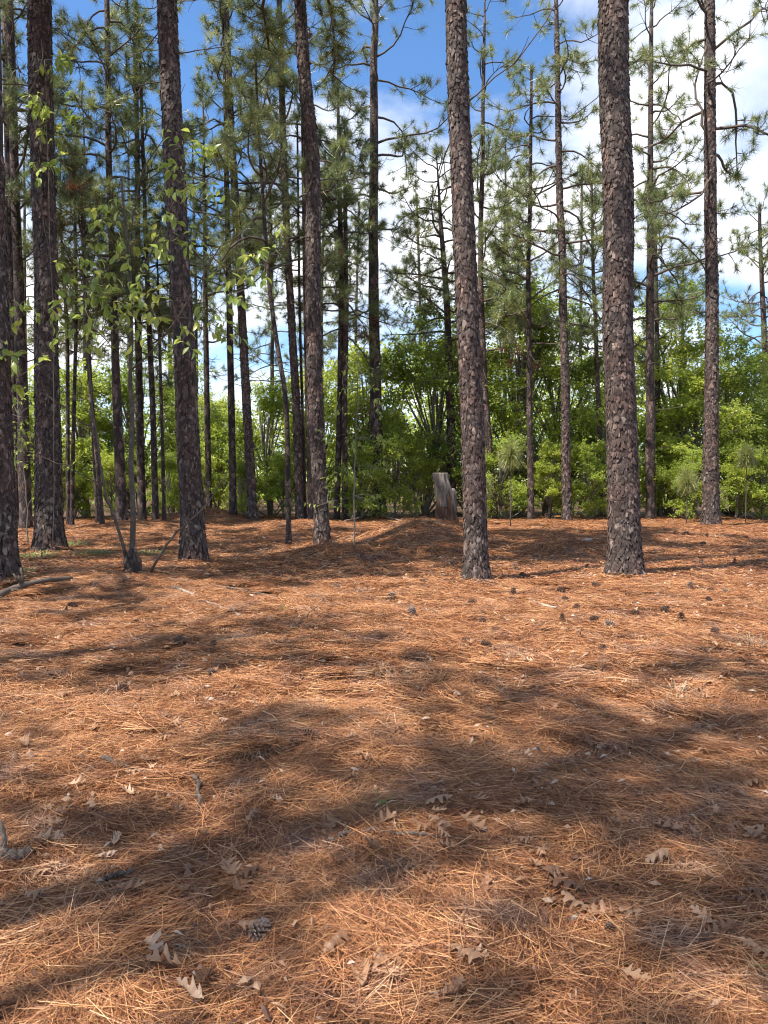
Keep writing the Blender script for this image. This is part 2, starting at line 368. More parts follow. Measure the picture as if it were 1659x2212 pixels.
def trunk_mesh(rng, path, k, D, amp):
    """path rows: x y z r (tree-local)"""
    n = len(path); th = np.arange(k)*2*np.pi/k
    TH, Zi = np.meshgrid(th, np.arange(n)); z = path[:, 2][:, None]; r = path[:, 3][:, None]
    s = rng.uniform(0, 99)
    nz = vnoise(np.cos(TH)*2+s, np.sin(TH)*2+z*1.7, 1)*.5 + vnoise(np.cos(TH)*5+s, np.sin(TH)*5+z*4.5, 2)*.5
    lobes = 1 + np.exp(-np.clip(z, 0, None)/.22)*.16*np.cos(TH*5+s)
    rr = r*(1+amp*nz)*lobes
    V = np.stack([path[:, 0][:, None]+rr*np.cos(TH), path[:, 1][:, None]+rr*np.sin(TH), np.broadcast_to(z, rr.shape)], -1).reshape(-1, 3)
    i = np.arange(n-1)[:, None]*k; j = np.arange(k)[None]; j2 = (j+1) % k
    q = np.stack([i+j, i+j2, i+k+j2, i+k+j], -1).reshape(-1, 4)
    return mesh('trunk', V, [q], M_BARK, np.full(len(V), .5), True)

def plates_mesh(rng, path, zmax, size):
    zs = path[:, 2]; M = []
    z = -.03
    th = []; zz = []
    while z < zmax:
        r = np.interp(z, zs, path[:, 3]); c = max(5, int(2*np.pi*r/(size*.82)))
        o = rng.uniform(0, 6.28)
        th += list(o+np.arange(c)*2*np.pi/c+rng.normal(0, .22/c*2*np.pi, c)); zz += list(z+rng.normal(0, size*.3, c)); z += size*.88
    th = np.array(th); zz = np.array(zz); m = len(th)
    keep = rng.random(m) > .10; th, zz = th[keep], zz[keep]; m = len(th)
    k = 6; ang = np.arange(k)*2*np.pi/k + rng.uniform(-.35, .35, (m, k)); rad = rng.uniform(.5, 1.2, (m, k))
    w = size*rng.uniform(.32, .68, (m, 1)); h = size*rng.uniform(.55, 1.5, (m, 1)); big = rng.random((m, 1))**3*.7+.8
    s = np.cos(ang)*rad*w*big; t = np.sin(ang)*rad*h*big
    lift = rng.uniform(.001, .006, (m, 1)) + (rng.random((m, 1))**4)*.010
    tilt = rng.uniform(-.04, .10, (m, 1)) + (rng.random((m, 1))**4)*.32
    side = rng.normal(0, .08, (m, 1))
    def place(s, t, out):
        zc = zz[:, None]+t; r = np.interp(zc, zs, path[:, 3]); fl = 1 + np.exp(-np.clip(zc, 0, None)/.22)*.10
        a = th[:, None]+s/np.maximum(r, .03)
        return np.stack([np.interp(zc, zs, path[:, 0])+(r*fl+out)*np.cos(a), np.interp(zc, zs, path[:, 1])+(r*fl+out)*np.sin(a), zc], -1)
    top = place(s, t, lift - tilt*t + side*s); cen = place(s[:, :1]*0, t[:, :1]*0, lift+.003); bot = place(s*.9, t*.9, np.full_like(s, -.006))
    V = np.concatenate([top, cen, bot], 1); nv = 2*k+1
    b = (np.arange(m)*nv)[:, None]; j = np.arange(k); j2 = (j+1) % k
    tri = np.stack([b+j, b+j2, np.broadcast_to(b+k, (m, k))], -1).reshape(-1, 3)
    q = np.stack([b+k+1+j, b+k+1+j2, b+j2, b+j], -1).reshape(-1, 4)
    tint = np.clip(rng.beta(1.4, 3.2, (m, 1))*.75+(rng.random((m, 1)) < .07)*.45+0*np.zeros((m, nv)), 0, 1)
    return mesh('bark_plates', V.reshape(-1, 3), [tri, q], M_PLATE, tint.ravel())

def build_pine(label, pts, D, H, hb, Rb, nb=24, plate=0, seed=0, tufts=1.0, dead=4, bare=False, tlen=.26, group='tall pines of the stand', base=None, needles=76, wmul=1.):
    """pts: [(px, py, width_px)] from the foot upward; D: distance of the foot in metres."""
    rng = np.random.default_rng(1000+seed)
    if base is None:
        W = [at(p[0], p[1], D) for p in pts]; rad = [p[2]/F*D/2 for p in pts]
    else:
        W = [np.array(p[:3]) for p in base]; rad = [p[3] for p in base]
    g0 = float(gz(W[0][0], W[0][1])); W[0][2] = g0
    root = empty('pine_tree', (W[0][0], W[0][1], g0)); o0 = W[0].copy()
    P = [w-o0 for w in W]
    # continue above the frame up to the tree's top
    if P[-1][2] < H-1:
        sl_ = (P[-1]-P[-2])/(P[-1][2]-P[-2][2]); z1 = P[-1][2]; r1 = rad[-1]
        for f in (.35, .7, 1.):
            z = z1+(H-z1)*f; P.append(np.array([P[-1][0]+sl_[0]*.5*(z-P[-1][2]), P[-1][1]+rng.normal(0, .12), z])); rad.append(max(.018, r1*(1-f*.93)))
    A = np.array([[*p, r] for p, r in zip(P, rad)])
    zz = np.arange(-.15, H, .22 if D < 20 else .4); zz = np.append(zz, H)
    path = np.stack([np.interp(zz, A[:, 2], A[:, i]) for i in (0, 1)] + [zz, np.interp(zz, A[:, 2], A[:, 3])], -1)
    for _ in range(8):
        path[1:-1, :2] = .25*path[:-2, :2]+.5*path[1:-1, :2]+.25*path[2:, :2]; path[1:-1, 3] = .25*path[:-2, 3]+.5*path[1:-1, 3]+.25*path[2:, 3]
    wob = rad[0]*.12
    path[:, 0] += wob*vnoise(zz*.5+seed, 0*zz, 5)*np.clip(zz/3, 0, 1); path[:, 1] += wob*vnoise(zz*.5+seed, 0*zz+7, 6)
    path[:, 3] *= 1 + .26*np.exp(-np.clip(zz, 0, None)/.2)
    tr = link('trunk', trunk_mesh(rng, path, 20 if D < 20 else (14 if D < 34 else 8), D, .07), root)
    if plate:
        link('bark_plates', plates_mesh(rng, path, min(H*.85, plate), .058 if D < 14 else (.074 if D < 20 else .105)), tr, 'stuff')
    ax = lambda z: np.array([np.interp(z, zz, path[:, 0]), np.interp(z, zz, path[:, 1]), z])
    C = []; Dr = []; Tn = []; Ls = []; near_view = base is None and D < 34
    tree_t = rng.normal(.46, .09)
    def limb(z, L, az, el, leafy, r0):
        mb = MB(); p = ax(z); n = 8; d = np.array([math.cos(az)*math.cos(el), math.sin(az)*math.cos(el), math.sin(el)])
        Q = [p]; curv = rng.normal(0, .24, 3); sag = rng.uniform(-.16, .04)
        for i in range(n-1):
            u = i/(n-2); d = d + curv*.55 + rng.normal(0, .2, 3) + np.array([0, 0, sag if u < .5 else .2*u]); d /= np.linalg.norm(d)
            Q.append(Q[-1]+d*L/(n-1))
        Q = np.array(Q); mb.tube(Q, np.linspace(r0, max(.006, r0*.3), n), 4 if near_view else 3, .45)
        ns = int(rng.integers(5, 9)*max(.55, min(1.6, L/1.8))*tufts) if leafy else rng.integers(0, 3)
        ends = [(Q[-1], d)]
        for k in range(ns):
            u = rng.uniform(.35, .97); i = min(int(u*(n-1)), n-2); b0 = Q[i]+(Q[i+1]-Q[i])*(u*(n-1)-i)
            t = Q[i+1]-Q[i]; t = t/np.linalg.norm(t)
            d2 = t*.55 + rng.normal(0, .55, 3) + np.array([0, 0, .12]); d2 /= np.linalg.norm(d2); l2 = rng.uniform(.3, .85)*min(1., L*.5+.3)
            S = [b0]; c2 = rng.normal(0, .28, 3)
            for i2 in range(4):
                d2 = d2 + c2*.5 + np.array([0, 0, .26*(i2 > 1)]); d2 /= np.linalg.norm(d2); S.append(S[-1]+d2*l2/4)
            mb.tube(S, np.linspace(max(.007, r0*.4), .005, 5), 3, .5, False); ends.append((S[-1], d2))
            if leafy and rng.random() < .5*tufts:
                d3 = d2+rng.normal(0, .7, 3); d3 /= np.linalg.norm(d3); e3 = S[2]+d3*l2*.6
                mb.tube([S[2], (S[2]+e3)/2+rng.normal(0, .03, 3), e3], [.006, .005, .004], 3, .5, False); ends.append((e3, d3))
        link('branch', mb.data('branch', M_BRANCH), root)
        if leafy:
            brown = rng.random() < .008
            for e, dd in ends:
                if rng.random() < .93:
                    C.append(e); Dr.append(dd); Tn.append(.03 if brown else np.clip(tree_t+rng.normal(0, .16), .14, 1)); Ls.append(tlen*rng.uniform(.75, 1.12))
    for i in range(nb):
        u = (i+rng.random())/nb; z = hb+(H-hb)*u*.97
        prof = (1-u)**.55*.85 + .22
        if u < .12: prof *= .75
        limb(z, Rb*prof*rng.uniform(.65, 1.25), i*2.4+rng.normal(0, .5), R(rng.uniform(-10, 24)+u*30), True, .012+.013*Rb*prof)
    for i in range(dead):
        z = rng.uniform(max(hb*.55, 2.2), hb); limb(z, Rb*rng.uniform(.25, .75), rng.uniform(0, 6.28), R(rng.uniform(-15, 30)), False, .014)
    tip = ax(H)
    for d in ((0, 0, 1.), (.4, 0, .9), (-.3, .3, .9)):
        C.append(tip); Dr.append(np.array(d)); Tn.append(tree_t); Ls.append(tlen)
    V, f, t = needle_fan(rng, np.array(C), np.array(Dr), needles, np.array(Ls), wmul*(.0042 if D < 24 else .0062), np.array(Tn))
    link('crown', mesh('crown', V, [f], M_NEEDLE, t), root)
    tag(root, label, 'pine tree', group)
    return root

PINES = [
 # label, [(px, py, width)], D, H, hb, Rb, nb, plate
 ('dark pine trunk cut by the left edge of the picture', [(6,1275,64),(-1,900,52),(-6,624,48),(-14,300,44)], 11.2, 20, 11, 2.6, 22, 6),
 ('left stem of the twin pines behind the leftmost trunk', [(36,1141,24),(31,800,22),(23,500,18),(10,0,15)], 25.5, 22, 8.5, 2.4, 26, 0),
 ('right stem of the twin pines behind the leftmost trunk', [(57,1143,26),(47,800,23),(35,500,19),(21,0,15)], 25.0, 22, 9, 2.4, 26, 0),
 ('thick dark pine trunk with leafy vine, second big trunk from the left', [(108,1197,59),(103,867,49),(98,624,46),(83,0,47)], 16.7, 23, 13, 3.0, 24, 11.5),
 ('stout dark pine trunk just right of the forked sapling', [(420,1228,52),(403,867,45),(389,624,42),(358,0,40)], 14.0, 21, 11.5, 2.8, 24, 10),
 ('slim straight pine left of the forked sapling', [(264,1141,24),(252,867,19),(245,650,14),(233,260,13),(231,0,11)], 25.7, 21, 7, 2.6, 30, 0),
 ('pine trunk seen directly behind the forked sapling', [(307,1132,18),(299,800,15),(297,400,11),(291,0,8)], 28, 20, 7, 2.4, 28, 0),
 ('slim pine between the forked sapling and the stout dark trunk', [(337,1133,14),(327,800,12),(314,500,9),(302,100,6)], 27.8, 18, 6, 2.2, 28, 0),
 ('thin dark pole pine left of the stout dark trunk', [(355,1134,8),(348,840,7),(341,600,5)], 27.5, 10.5, 5, 1.5, 16, 0),
 ('thin pole pine leaning left, right of the vine-covered trunk', [(147,1133,9),(146,720,8),(135,560,6),(128,400,4)], 27.5, 13.5, 6, 1.6, 18, 0),
 ('thin pole pine leaning right, right of the vine-covered trunk', [(155,1140,9),(160,867,8),(166,640,7),(161,420,5)], 26, 12, 6, 1.6, 18, 0),
 ('thin pine on the left that rises straight between two slim pines', [(212,1141,9),(199,900,8),(190,700,7),(182,500,5)], 25.6, 12, 6, 1.6, 18, 0),
 ('thin crooked pine just left of the slim straight one', [(222,1147,10),(205,940,9),(187,745,8),(180,560,6)], 24.5, 11, 6, 1.6, 16, 0),
 ('slender pine between the stout dark trunk and the pair of slim pines', [(452,1120,14),(446,800,12),(443,560,9),(440,330,6)], 31, 17, 7, 2.2, 24, 0),
 ('left one of the pair of slim pines left of centre', [(504,1132,16),(498,760,14),(491,470,12),(486,150,8)], 28.2, 18, 8, 2.2, 22, 0),
 ('right one of the pair of slim pines left of centre, leaning', [(546,1132,21),(533,867,18),(519,624,16),(498,250,14),(488,0,12)], 28.0, 22, 9, 2.5, 26, 17),
 ('slender bowed pine standing forward, left of the three close trunks', [(624,1184,12),(620,867,11),(598,745,10),(581,624,9),(564,365,7),(553,174,5)], 18.2, 11.4, 6.3, 1.5, 14, 0),
 ('flaky pine just left of the curved foreground pine', [(649,1130,19),(640,867,17),(626,624,15),(614,365,13),(602,0,12)], 28.7, 22, 9.5, 2.6, 26, 18),
 ('pine half hidden behind the left side of the curved pine', [(672,1131,14),(664,800,13),(657,380,11),(650,0,8)], 28.5, 20, 9, 2.4, 24, 0),
 ('thin pine glimpsed between the curved pine and its flaky neighbour', [(661,1131,7),(648,700,6),(642,300,4)], 29, 15, 9, 1.6, 14, 0),
 ('curved pine with pale scaly bark near the middle of the picture', [(697,1191,31),(682,867,32),(677,624,33),(678,347,29),(657,174,26),(646,0,23)], 17.4, 20, 12.5, 2.8, 24, 12),
 ('left stem of the close pair of slim pines right of the curved pine', [(727,1124,13),(735,867,13),(738,624,13),(733,400,9),(730,180,5)], 30.7, 17, 7, 2.0, 24, 0),
 ('right stem of the close pair of slim pines right of the curved pine', [(746,1124,14),(744,867,12),(748,624,11),(745,400,8)], 30.5, 15.5, 7, 2.0, 22, 0),
 ('straight dark pine at the centre, flared at its foot', [(820,1122,31),(810,867,25),(807,624,22),(807,300,18),(810,0,14)], 31.4, 24, 11.5, 3.2, 20, 0),
 ('pine rising behind the broken stump with a broad low crown', [(977,1115,20),(972,867,18),(965,624,13),(952,500,10)], 33, 15.5, 7.5, 3.0, 30, 0),
 ('reddish flaky pine trunk in front, right of the stump', [(1030,1256,50),(1017,867,47),(1007,624,46),(996,347,44),(984,0,42)], 12.2, 21, 12, 2.7, 24, 9.5),
 ('slim pine just behind the right side of the reddish front trunk', [(1069,1120,17),(1049,867,14),(1037,624,12),(1043,300,9),(1046,60,6)], 31, 21, 6.5, 2.4, 28, 0),
 ('slim dark pine halfway between the two big front trunks', [(1147,1127,15),(1144,867,12),(1141,624,10),(1147,330,8),(1148,130,5)], 29.6, 17, 6.5, 2.3, 26, 0),
 ('straight flaky pine left of the biggest trunk', [(1225,1129,20),(1221,867,18),(1217,624,16),(1207,347,13),(1201,0,9)], 29.0, 22, 8, 2.5, 28, 18),
 ('thin leaning pine close to the left of the biggest trunk', [(1302,1117,12),(1293,867,10),(1283,624,8),(1277,400,5)], 32, 14, 6.5, 2.0, 24, 0),
 ('biggest pine trunk, plated bark, standing in front on the right', [(1350,1251,68),(1342,867,62),(1338,624,61),(1332,347,61),(1326,0,60)], 12.5, 23, 13, 3.0, 24, 9.8),
 ('pine to the right of the biggest trunk, crown full of tufts', [(1406,1125,22),(1405,867,19),(1404,624,16),(1405,347,12),(1407,0,8)], 30.4, 21, 7.5, 2.9, 34, 0),
 ('thinner pine just behind and right of that tufted pine', [(1426,1112,14),(1421,867,12),(1417,624,9),(1415,430,6)], 34, 15, 6, 2.2, 24, 0),
 ('sunlit flaky pine standing alone near the right edge', [(1536,1139,35),(1537,867,28),(1537,624,25),(1534,347,24),(1533,0,20)], 26.2, 24, 10.5, 3.2, 22, 19),
 ('bushy pine with spreading boughs at the far right edge', [(1668,1100,16),(1660,900,14),(1650,700,12),(1640,480,7)], 44, 17, 6, 3.6, 36, 0),
]
for i, (lab, pts, D, H, hb, Rb, nb, pl) in enumerate(PINES):
    D = D
    near = D < 18 and pl
    build_pine(lab, pts, D, H, hb, Rb*(1.35 if near else 1.15), int(nb*1.2), pl, seed=i, tufts=1.9 if near else (1.05 if pts[0][0] < 900 else .95), tlen=.37, needles=48 if near else (60 if pts[0][0] < 900 else 58), wmul=2.1 if near else 1.15)

# pines farther back whose crowns fill the sky between the trunks: px, D, H, hb, label
FARP = [
 (60, 40, 19, 6, 'distant pine filling the gap between the twin pines and the vine-covered trunk'),
 (185, 37, 20, 7, 'distant pine whose crown shows behind the thin leaning poles'),
 (275, 42, 21, 7, 'distant pine behind the slim straight pine on the left'),
 (372, 38, 19, 7, 'distant pine hidden low down by the stout dark trunk'),
 (425, 45, 22, 8, 'distant pine with tufts just right of the stout dark trunk'),
 (585, 40, 18, 7, 'distant pine behind the slender bowed one'),
 (700, 44, 20, 7, 'distant pine showing right of the curved pine'),
 (770, 52, 20, 8, 'small distant pine left of the straight central trunk'),
 (905, 48, 19, 8, 'distant pine with a low crown left of the stump pine'),
 (1095, 46, 22, 8, 'distant pine right of the reddish front trunk'),
 (1255, 44, 19, 7, 'distant pine between the flaky and the thin leaning pine'),
 (1470, 50, 16, 6, 'distant pine in the gap left of the lone sunlit pine'),
]
for i, (px, D, H, hb, lab) in enumerate(FARP):
    y0 = HORIZON+F*EYE/D; w = .26/D*F
    build_pine(lab, [(px, y0, w), (px-6+(i % 3)*5, 700, w*.7), (px-8+(i % 4)*5, 350, w*.45)], D, H, hb, 2.6, 30, 0, seed=100+i, group='pines in the distance', needles=50, tufts=1.3, tlen=.34, wmul=1.15)

# pines just outside the picture whose shadows and boughs fall into it
NEAR_OUT = [
 ((-6.0, -.25), 20, 12.2, 2.6, .19, 'pine standing outside the picture behind the left edge, shading the foreground'),
 ((-7.0, -1.45), 19, 12.5, 2.5, .11, 'thin pine outside the picture behind the camera, shading the lower right'),
 ((-10.0, 2.4), 19, 11, 2.4, .18, 'pine outside the left edge, shading the middle left'),
 ((-10.6, 7.6), 21, 10.5, 2.9, .2, 'pine outside the left edge beyond the first, shading the mounds'),
 ((-8.8, 10.6), 20, 9.5, 3.1, .2, 'pine outside the left edge beside the leftmost trunk'),
 ((-12.4, 13.4), 22, 10.5, 3.0, .2, 'pine outside the left edge level with the vine-covered trunk'),
 ((-11.6, 17.2), 21, 10, 3.0, .2, 'pine outside the left edge a little beyond the vine-covered trunk'),
 ((-14.2, 21.0), 21, 10, 3.0, .2, 'pine outside the left edge level with the twin pines'),
 ((-14.0, 10.6), 23, 11, 3.0, .2, 'pine far outside the left edge, shading the left trunks'),
]
for i, (b, H, hb, Rb, r, lab) in enumerate(NEAR_OUT):
    build_pine(lab, None, 15, H, hb, Rb, 24, 0, seed=200+i, group='pines outside the picture', base=[(b[0], b[1], 0, r), (b[0], b[1]+.1, H*.5, r*.8), (b[0]+.1, b[1], H-.8, r*.25)], needles=40 if i < 3 else 46, tufts=1.5 if i < 3 else 1.7, wmul=1.85 if i < 3 else 2.6)
build_pine('pine outside the right edge whose tufted boughs hang into view', None, 17, 12, 5.2, 2.6, 22, 0, seed=230, group='pines outside the picture',
           base=[(10.9, 17.5, 0, .16), (10.8, 17.5, 6, .12), (10.8, 17.4, 11, .05)])

# ------------------------------------------------------------------ broadleaf trees
def leaf_quads(rng, C, size, tint, up=.9, aspect=.62):
    m = len(C)
    d = rng.normal(0, 1, (m, 3)); d[:, 2] = d[:, 2]*.6-.25; d /= np.linalg.norm(d, axis=1)[:, None]
    nrm = rng.normal(0, 1, (m, 3)); nrm[:, 2] = np.abs(nrm[:, 2])+up; s = np.cross(d, nrm); s /= np.linalg.norm(s, axis=1)[:, None]+1e-9
    u = np.cross(s, d); Ls = size*rng.uniform(.7, 1.25, (m, 1)); w = Ls*aspect*.5
    V = np.stack([C, C+d*Ls*.5+s*w+u*w*.25, C+d*Ls, C+d*Ls*.5-s*w+u*w*.25], 1).reshape(-1, 3)
    b = np.arange(m)[:, None]*4
    return V, np.concatenate([b+np.array([[0, 1, 2]]), b+np.array([[0, 2, 3]])]), np.repeat(np.clip(tint, 0, 1), 4)

def oak_parts(seed, h, Rc, ncl, nleaf, lsize, low=.2):
    rng = np.random.default_rng(seed)
    mb = MB(); st = [np.array([0, 0, -.1])]; lean = rng.normal(0, .10, 2)
    for i in range(1, 6): st.append(np.array([lean[0]*h*i/6+rng.normal(0, .06), lean[1]*h*i/6+rng.normal(0, .06), h*.75*i/5]))
    st = np.array(st); r0 = .03+h*.011
    mb.tube(smoothpath(st, 9), np.linspace(r0*1.2, r0*.3, 9), 7, .45)
    C = []; T = []
    tb = rng.normal(.55, .10)
    for k in range(ncl):
        v = rng.normal(0, 1, 3); v /= np.linalg.norm(v); q = rng.uniform(.45, 1.)
        zc = h*(low+1)/2; prof = np.array([Rc, Rc, h*(1-low)/2])
        c = np.array([lean[0]*h*.5, lean[1]*h*.5, zc]) + v*prof*q; taper = 1-.4*max(0, v[2]); c[:2] *= taper
        c[2] = max(c[2], .3)
        i = int(np.clip(c[2]/h*5*.7, 0, 4)); b0 = st[i]
        mid = (b0+c)/2+rng.normal(0, .15, 3)+np.array([0, 0, -.1])
        mb.tube(smoothpath([b0, mid, c], 6), np.linspace(r0*.45, .008, 6), 5, .5)
        m = int(nleaf/ncl*rng.uniform(.6, 1.4)); cr = Rc*rng.uniform(.28, .46)
        # twigs with leaves
        nt_ = max(4, m//14); tw = rng.normal(0, 1, (nt_, 3)); tw /= np.linalg.norm(tw, axis=1)[:, None]; tw[:, 2] *= .65
        e = c+tw*cr*rng.uniform(.5, 1.15, (nt_, 1))
        for j in range(0, nt_, 3): mb.tube([c, (c+e[j])/2+rng.normal(0, .04, 3), e[j]], [.008, .006, .004], 3, .5, False)
        pick = rng.integers(0, nt_, m); u = rng.uniform(.35, 1.05, (m, 1))
        C.append(c+(e[pick]-c)*u+rng.normal(0, .055, (m, 3))); T.append(tb+rng.normal(0, .10)+rng.normal(0, .14, m))
    V, f, t = leaf_quads(rng, np.concatenate(C), lsize, np.concatenate(T))
    return mb.data('trunk', M_OAKBARK), mesh('crown', V, [f], M_OAK, t)

OAKP = [oak_parts(300+i, h, r, c, n, s, lo) for i, (h, r, c, n, s, lo) in enumerate([
    (9.0, 2.7, 46, 20000, .125, .0), (7.6, 2.8, 46, 20000, .125, .0), (10.2, 2.7, 50, 21000, .125, .02), (5.4, 2.3, 36, 15000, .115, .0), (6.4, 2.1, 36, 15000, .115, .0)])]
OAKH = [9.0, 7.6, 10.2, 5.4, 6.4]
def oak(label, px, D, ytop, proto, rot, wide=1., group='broadleaf trees behind the pines', name='oak_tree'):
    p = at(px, HORIZON, D); h = (EYE+(HORIZON-ytop)/F*D)*(1.17 if name == 'oak_tree' else 1.); s = h/OAKH[proto]
    root = empty(name, (p[0], D, float(gz(p[0], D)))); root.rotation_euler = (0, 0, rot); root.scale = (s*wide*.92, s*wide*.92, s)
    link('trunk', OAKP[proto][0], root); link('crown', OAKP[proto][1], root)
    tag(root, label, 'tree' if name == 'oak_tree' else 'shrub', group)
for i, a in enumerate([
 ('tall bright green oak at centre right, highest of the leafy trees', 1120, 35, 605, 2, .4, 1.05),
 ('rounded green oak behind the broken stump', 915, 33.5, 720, 1, 1.9, 1.05),
 ('green oak just behind the reddish front trunk', 1015, 35, 700, 0, 3.3, 1.),
 ('leafy oak behind the straight flaky pine left of the biggest trunk', 1235, 36, 735, 1, 4.2, 1.),
 ('green oak behind the thin leaning pine', 1300, 33, 850, 3, .8, 1.),
 ('yellow-green oak right of the biggest trunk', 1445, 35, 680, 0, 2.2, 1.1),
 ('lower oak just left of the lone sunlit pine', 1500, 32, 800, 4, 3.9, 1.15),
 ('leafy oak right of the lone sunlit pine', 1585, 34, 770, 1, 5.2, 1.),
 ('low oak at the right edge below the bushy pine', 1650, 33, 880, 3, 1.1, 1.),
 ('oak filling the gap between the central pine and the close pair', 775, 34, 770, 4, 2.6, 1.0),
 ('low bright oak between the slender bowed pine and the leaning pair', 585, 33.5, 850, 3, .2, 1.1),
 ('low bright oak left of the leaning pair of slim pines', 475, 35, 870, 4, 4.9, 1.05),
 ('oak seen behind the curved pine', 690, 36, 810, 4, 1.4, 1.),
 ('oak behind the forked sapling', 300, 34, 790, 1, 3.0, 1.),
 ('oak right of the vine-covered trunk, low behind the poles', 190, 33, 810, 4, 5.6, 1.1),
 ('oak at the left edge behind the twin pines', 60, 31, 830, 3, 2.0, 1.15),
 ('oak behind the stout dark trunk', 390, 37, 800, 0, 1.0, 1.),
 ('small oak with dark crown in front of the wood at centre', 850, 31.5, 900, 3, 2.9, .8),
]): oak(*a)
for i, (lab, px, D, yt, pr, w) in enumerate([
 ('low leafy shrub at the wood edge between the two leaning slim pines', 525, 31.5, 1060, 3, 1.3),
 ('low leafy shrub behind the three close trunks', 610, 31.5, 1040, 4, 1.2),
 ('low bright shrub right of the curved pine', 780, 30.5, 1030, 3, 1.3),
 ('low shrub between the central pine and the stump', 900, 32, 1010, 4, 1.2),
 ('shrub behind the young pine by the reddish trunk', 1085, 31, 1000, 3, 1.3),
 ('low shrub left of the straight flaky pine', 1185, 30.5, 1010, 4, 1.2),
 ('shrub between the flaky pine and the biggest trunk', 1265, 30.5, 1020, 3, 1.3),
 ('shrub behind the tufted pine', 1430, 32.5, 1000, 4, 1.3),
 ('shrub left of the lone sunlit pine', 1495, 30, 1030, 3, 1.4),
 ('shrub right of the lone sunlit pine', 1590, 30, 1020, 4, 1.3),
 ('shrub at the right edge of the wood', 1650, 30, 1030, 3, 1.3),
 ('low shrub left of the stout dark trunk', 365, 31, 1045, 3, 1.3),
 ('low shrub behind the slim straight pine on the left', 240, 31, 1040, 4, 1.3),
 ('low shrub behind the thin leaning poles', 160, 31, 1050, 3, 1.3),
 ('low shrub between the stout dark trunk and the slender pine', 440, 32.5, 1045, 4, 1.2),
]): oak(lab, px, D, yt-75, pr, i*1.7, w*.8, 'low shrubs at the edge of the wood', 'leafy_shrub')

def far_woodland():
    rng = np.random.default_rng(77); C = []; T = []
    for k in range(1000):
        D = rng.uniform(39, 80); x = rng.uniform(-.68, .68)*D; hm = (5.2+2.4*vnoise(np.array(x*.12), np.array(D*.1), 3)+ (1.6 if x > 0 else 0))*(.75+D/160)
        z = rng.uniform(.2, hm); c = np.array([x, D, z]); m = 85; r = rng.uniform(.7, 1.5)
        v = rng.normal(0, 1, (m, 3)); v /= np.linalg.norm(v, axis=1)[:, None]
        C.append(c+v*r*rng.uniform(.3, 1.1, (m, 1))*np.array([1.2, 1, .8])); T.append(rng.normal(.55, .15)+rng.normal(0, .15, m))
    V, f, t = leaf_quads(rng, np.concatenate(C), .30, np.concatenate(T))
    o = link('far_woodland', mesh('far_woodland', V, [f], M_OAK, t)); tag(o, 'continuous mass of green woodland far behind the pine stand', 'woodland', kind='stuff')
far_woodland()

# ------------------------------------------------------------------ saplings with leaves
def leaf_blade(name, Ln, W, prof, curl, mat, tint, seed=0, wav=.0):
    rng = np.random.default_rng(seed); n = len(prof); u = np.linspace(0, 1, n)
    V = []
    bend = curl
    for i in range(n):
        x = u[i]*Ln; z = -bend*u[i]**2*Ln
        w = prof[i]*W
        V += [[x, -w[0] if isinstance(w, tuple) else -w, z+abs(w)*.35+rng.normal(0, wav)], [x, 0, z], [x, w, z+abs(w)*.35+rng.normal(0, wav)]]
    f = []
    for i in range(n-1):
        a = 3*i; f += [[a, a+3, a+4, a+1], [a+1, a+4, a+5, a+2]]
    return mesh(name, np.array(V), [np.array(f)], mat, np.full(3*n, tint), True)
SAPLEAF = [leaf_blade('leaf', .145, .034, [.05, .6, 1, .95, .6, .02], c, M_SAP, t, i) for i, (c, t) in enumerate([(.3, .25), (.5, .45), (.15, .6), (.6, .8), (.35, .95), (.4, .5)])]

def rot_to(d, rng, up=None):
    x = d/np.linalg.norm(d); r = rng.normal(0, .5, 3)+np.array([0, 0, 1.]); y = np.cross(r, x); y /= np.linalg.norm(y); z = np.cross(x, y)
    from mathutils import Matrix
    return Matrix(((x[0], y[0], z[0]), (x[1], y[1], z[1]), (x[2], y[2], z[2]))).to_euler()

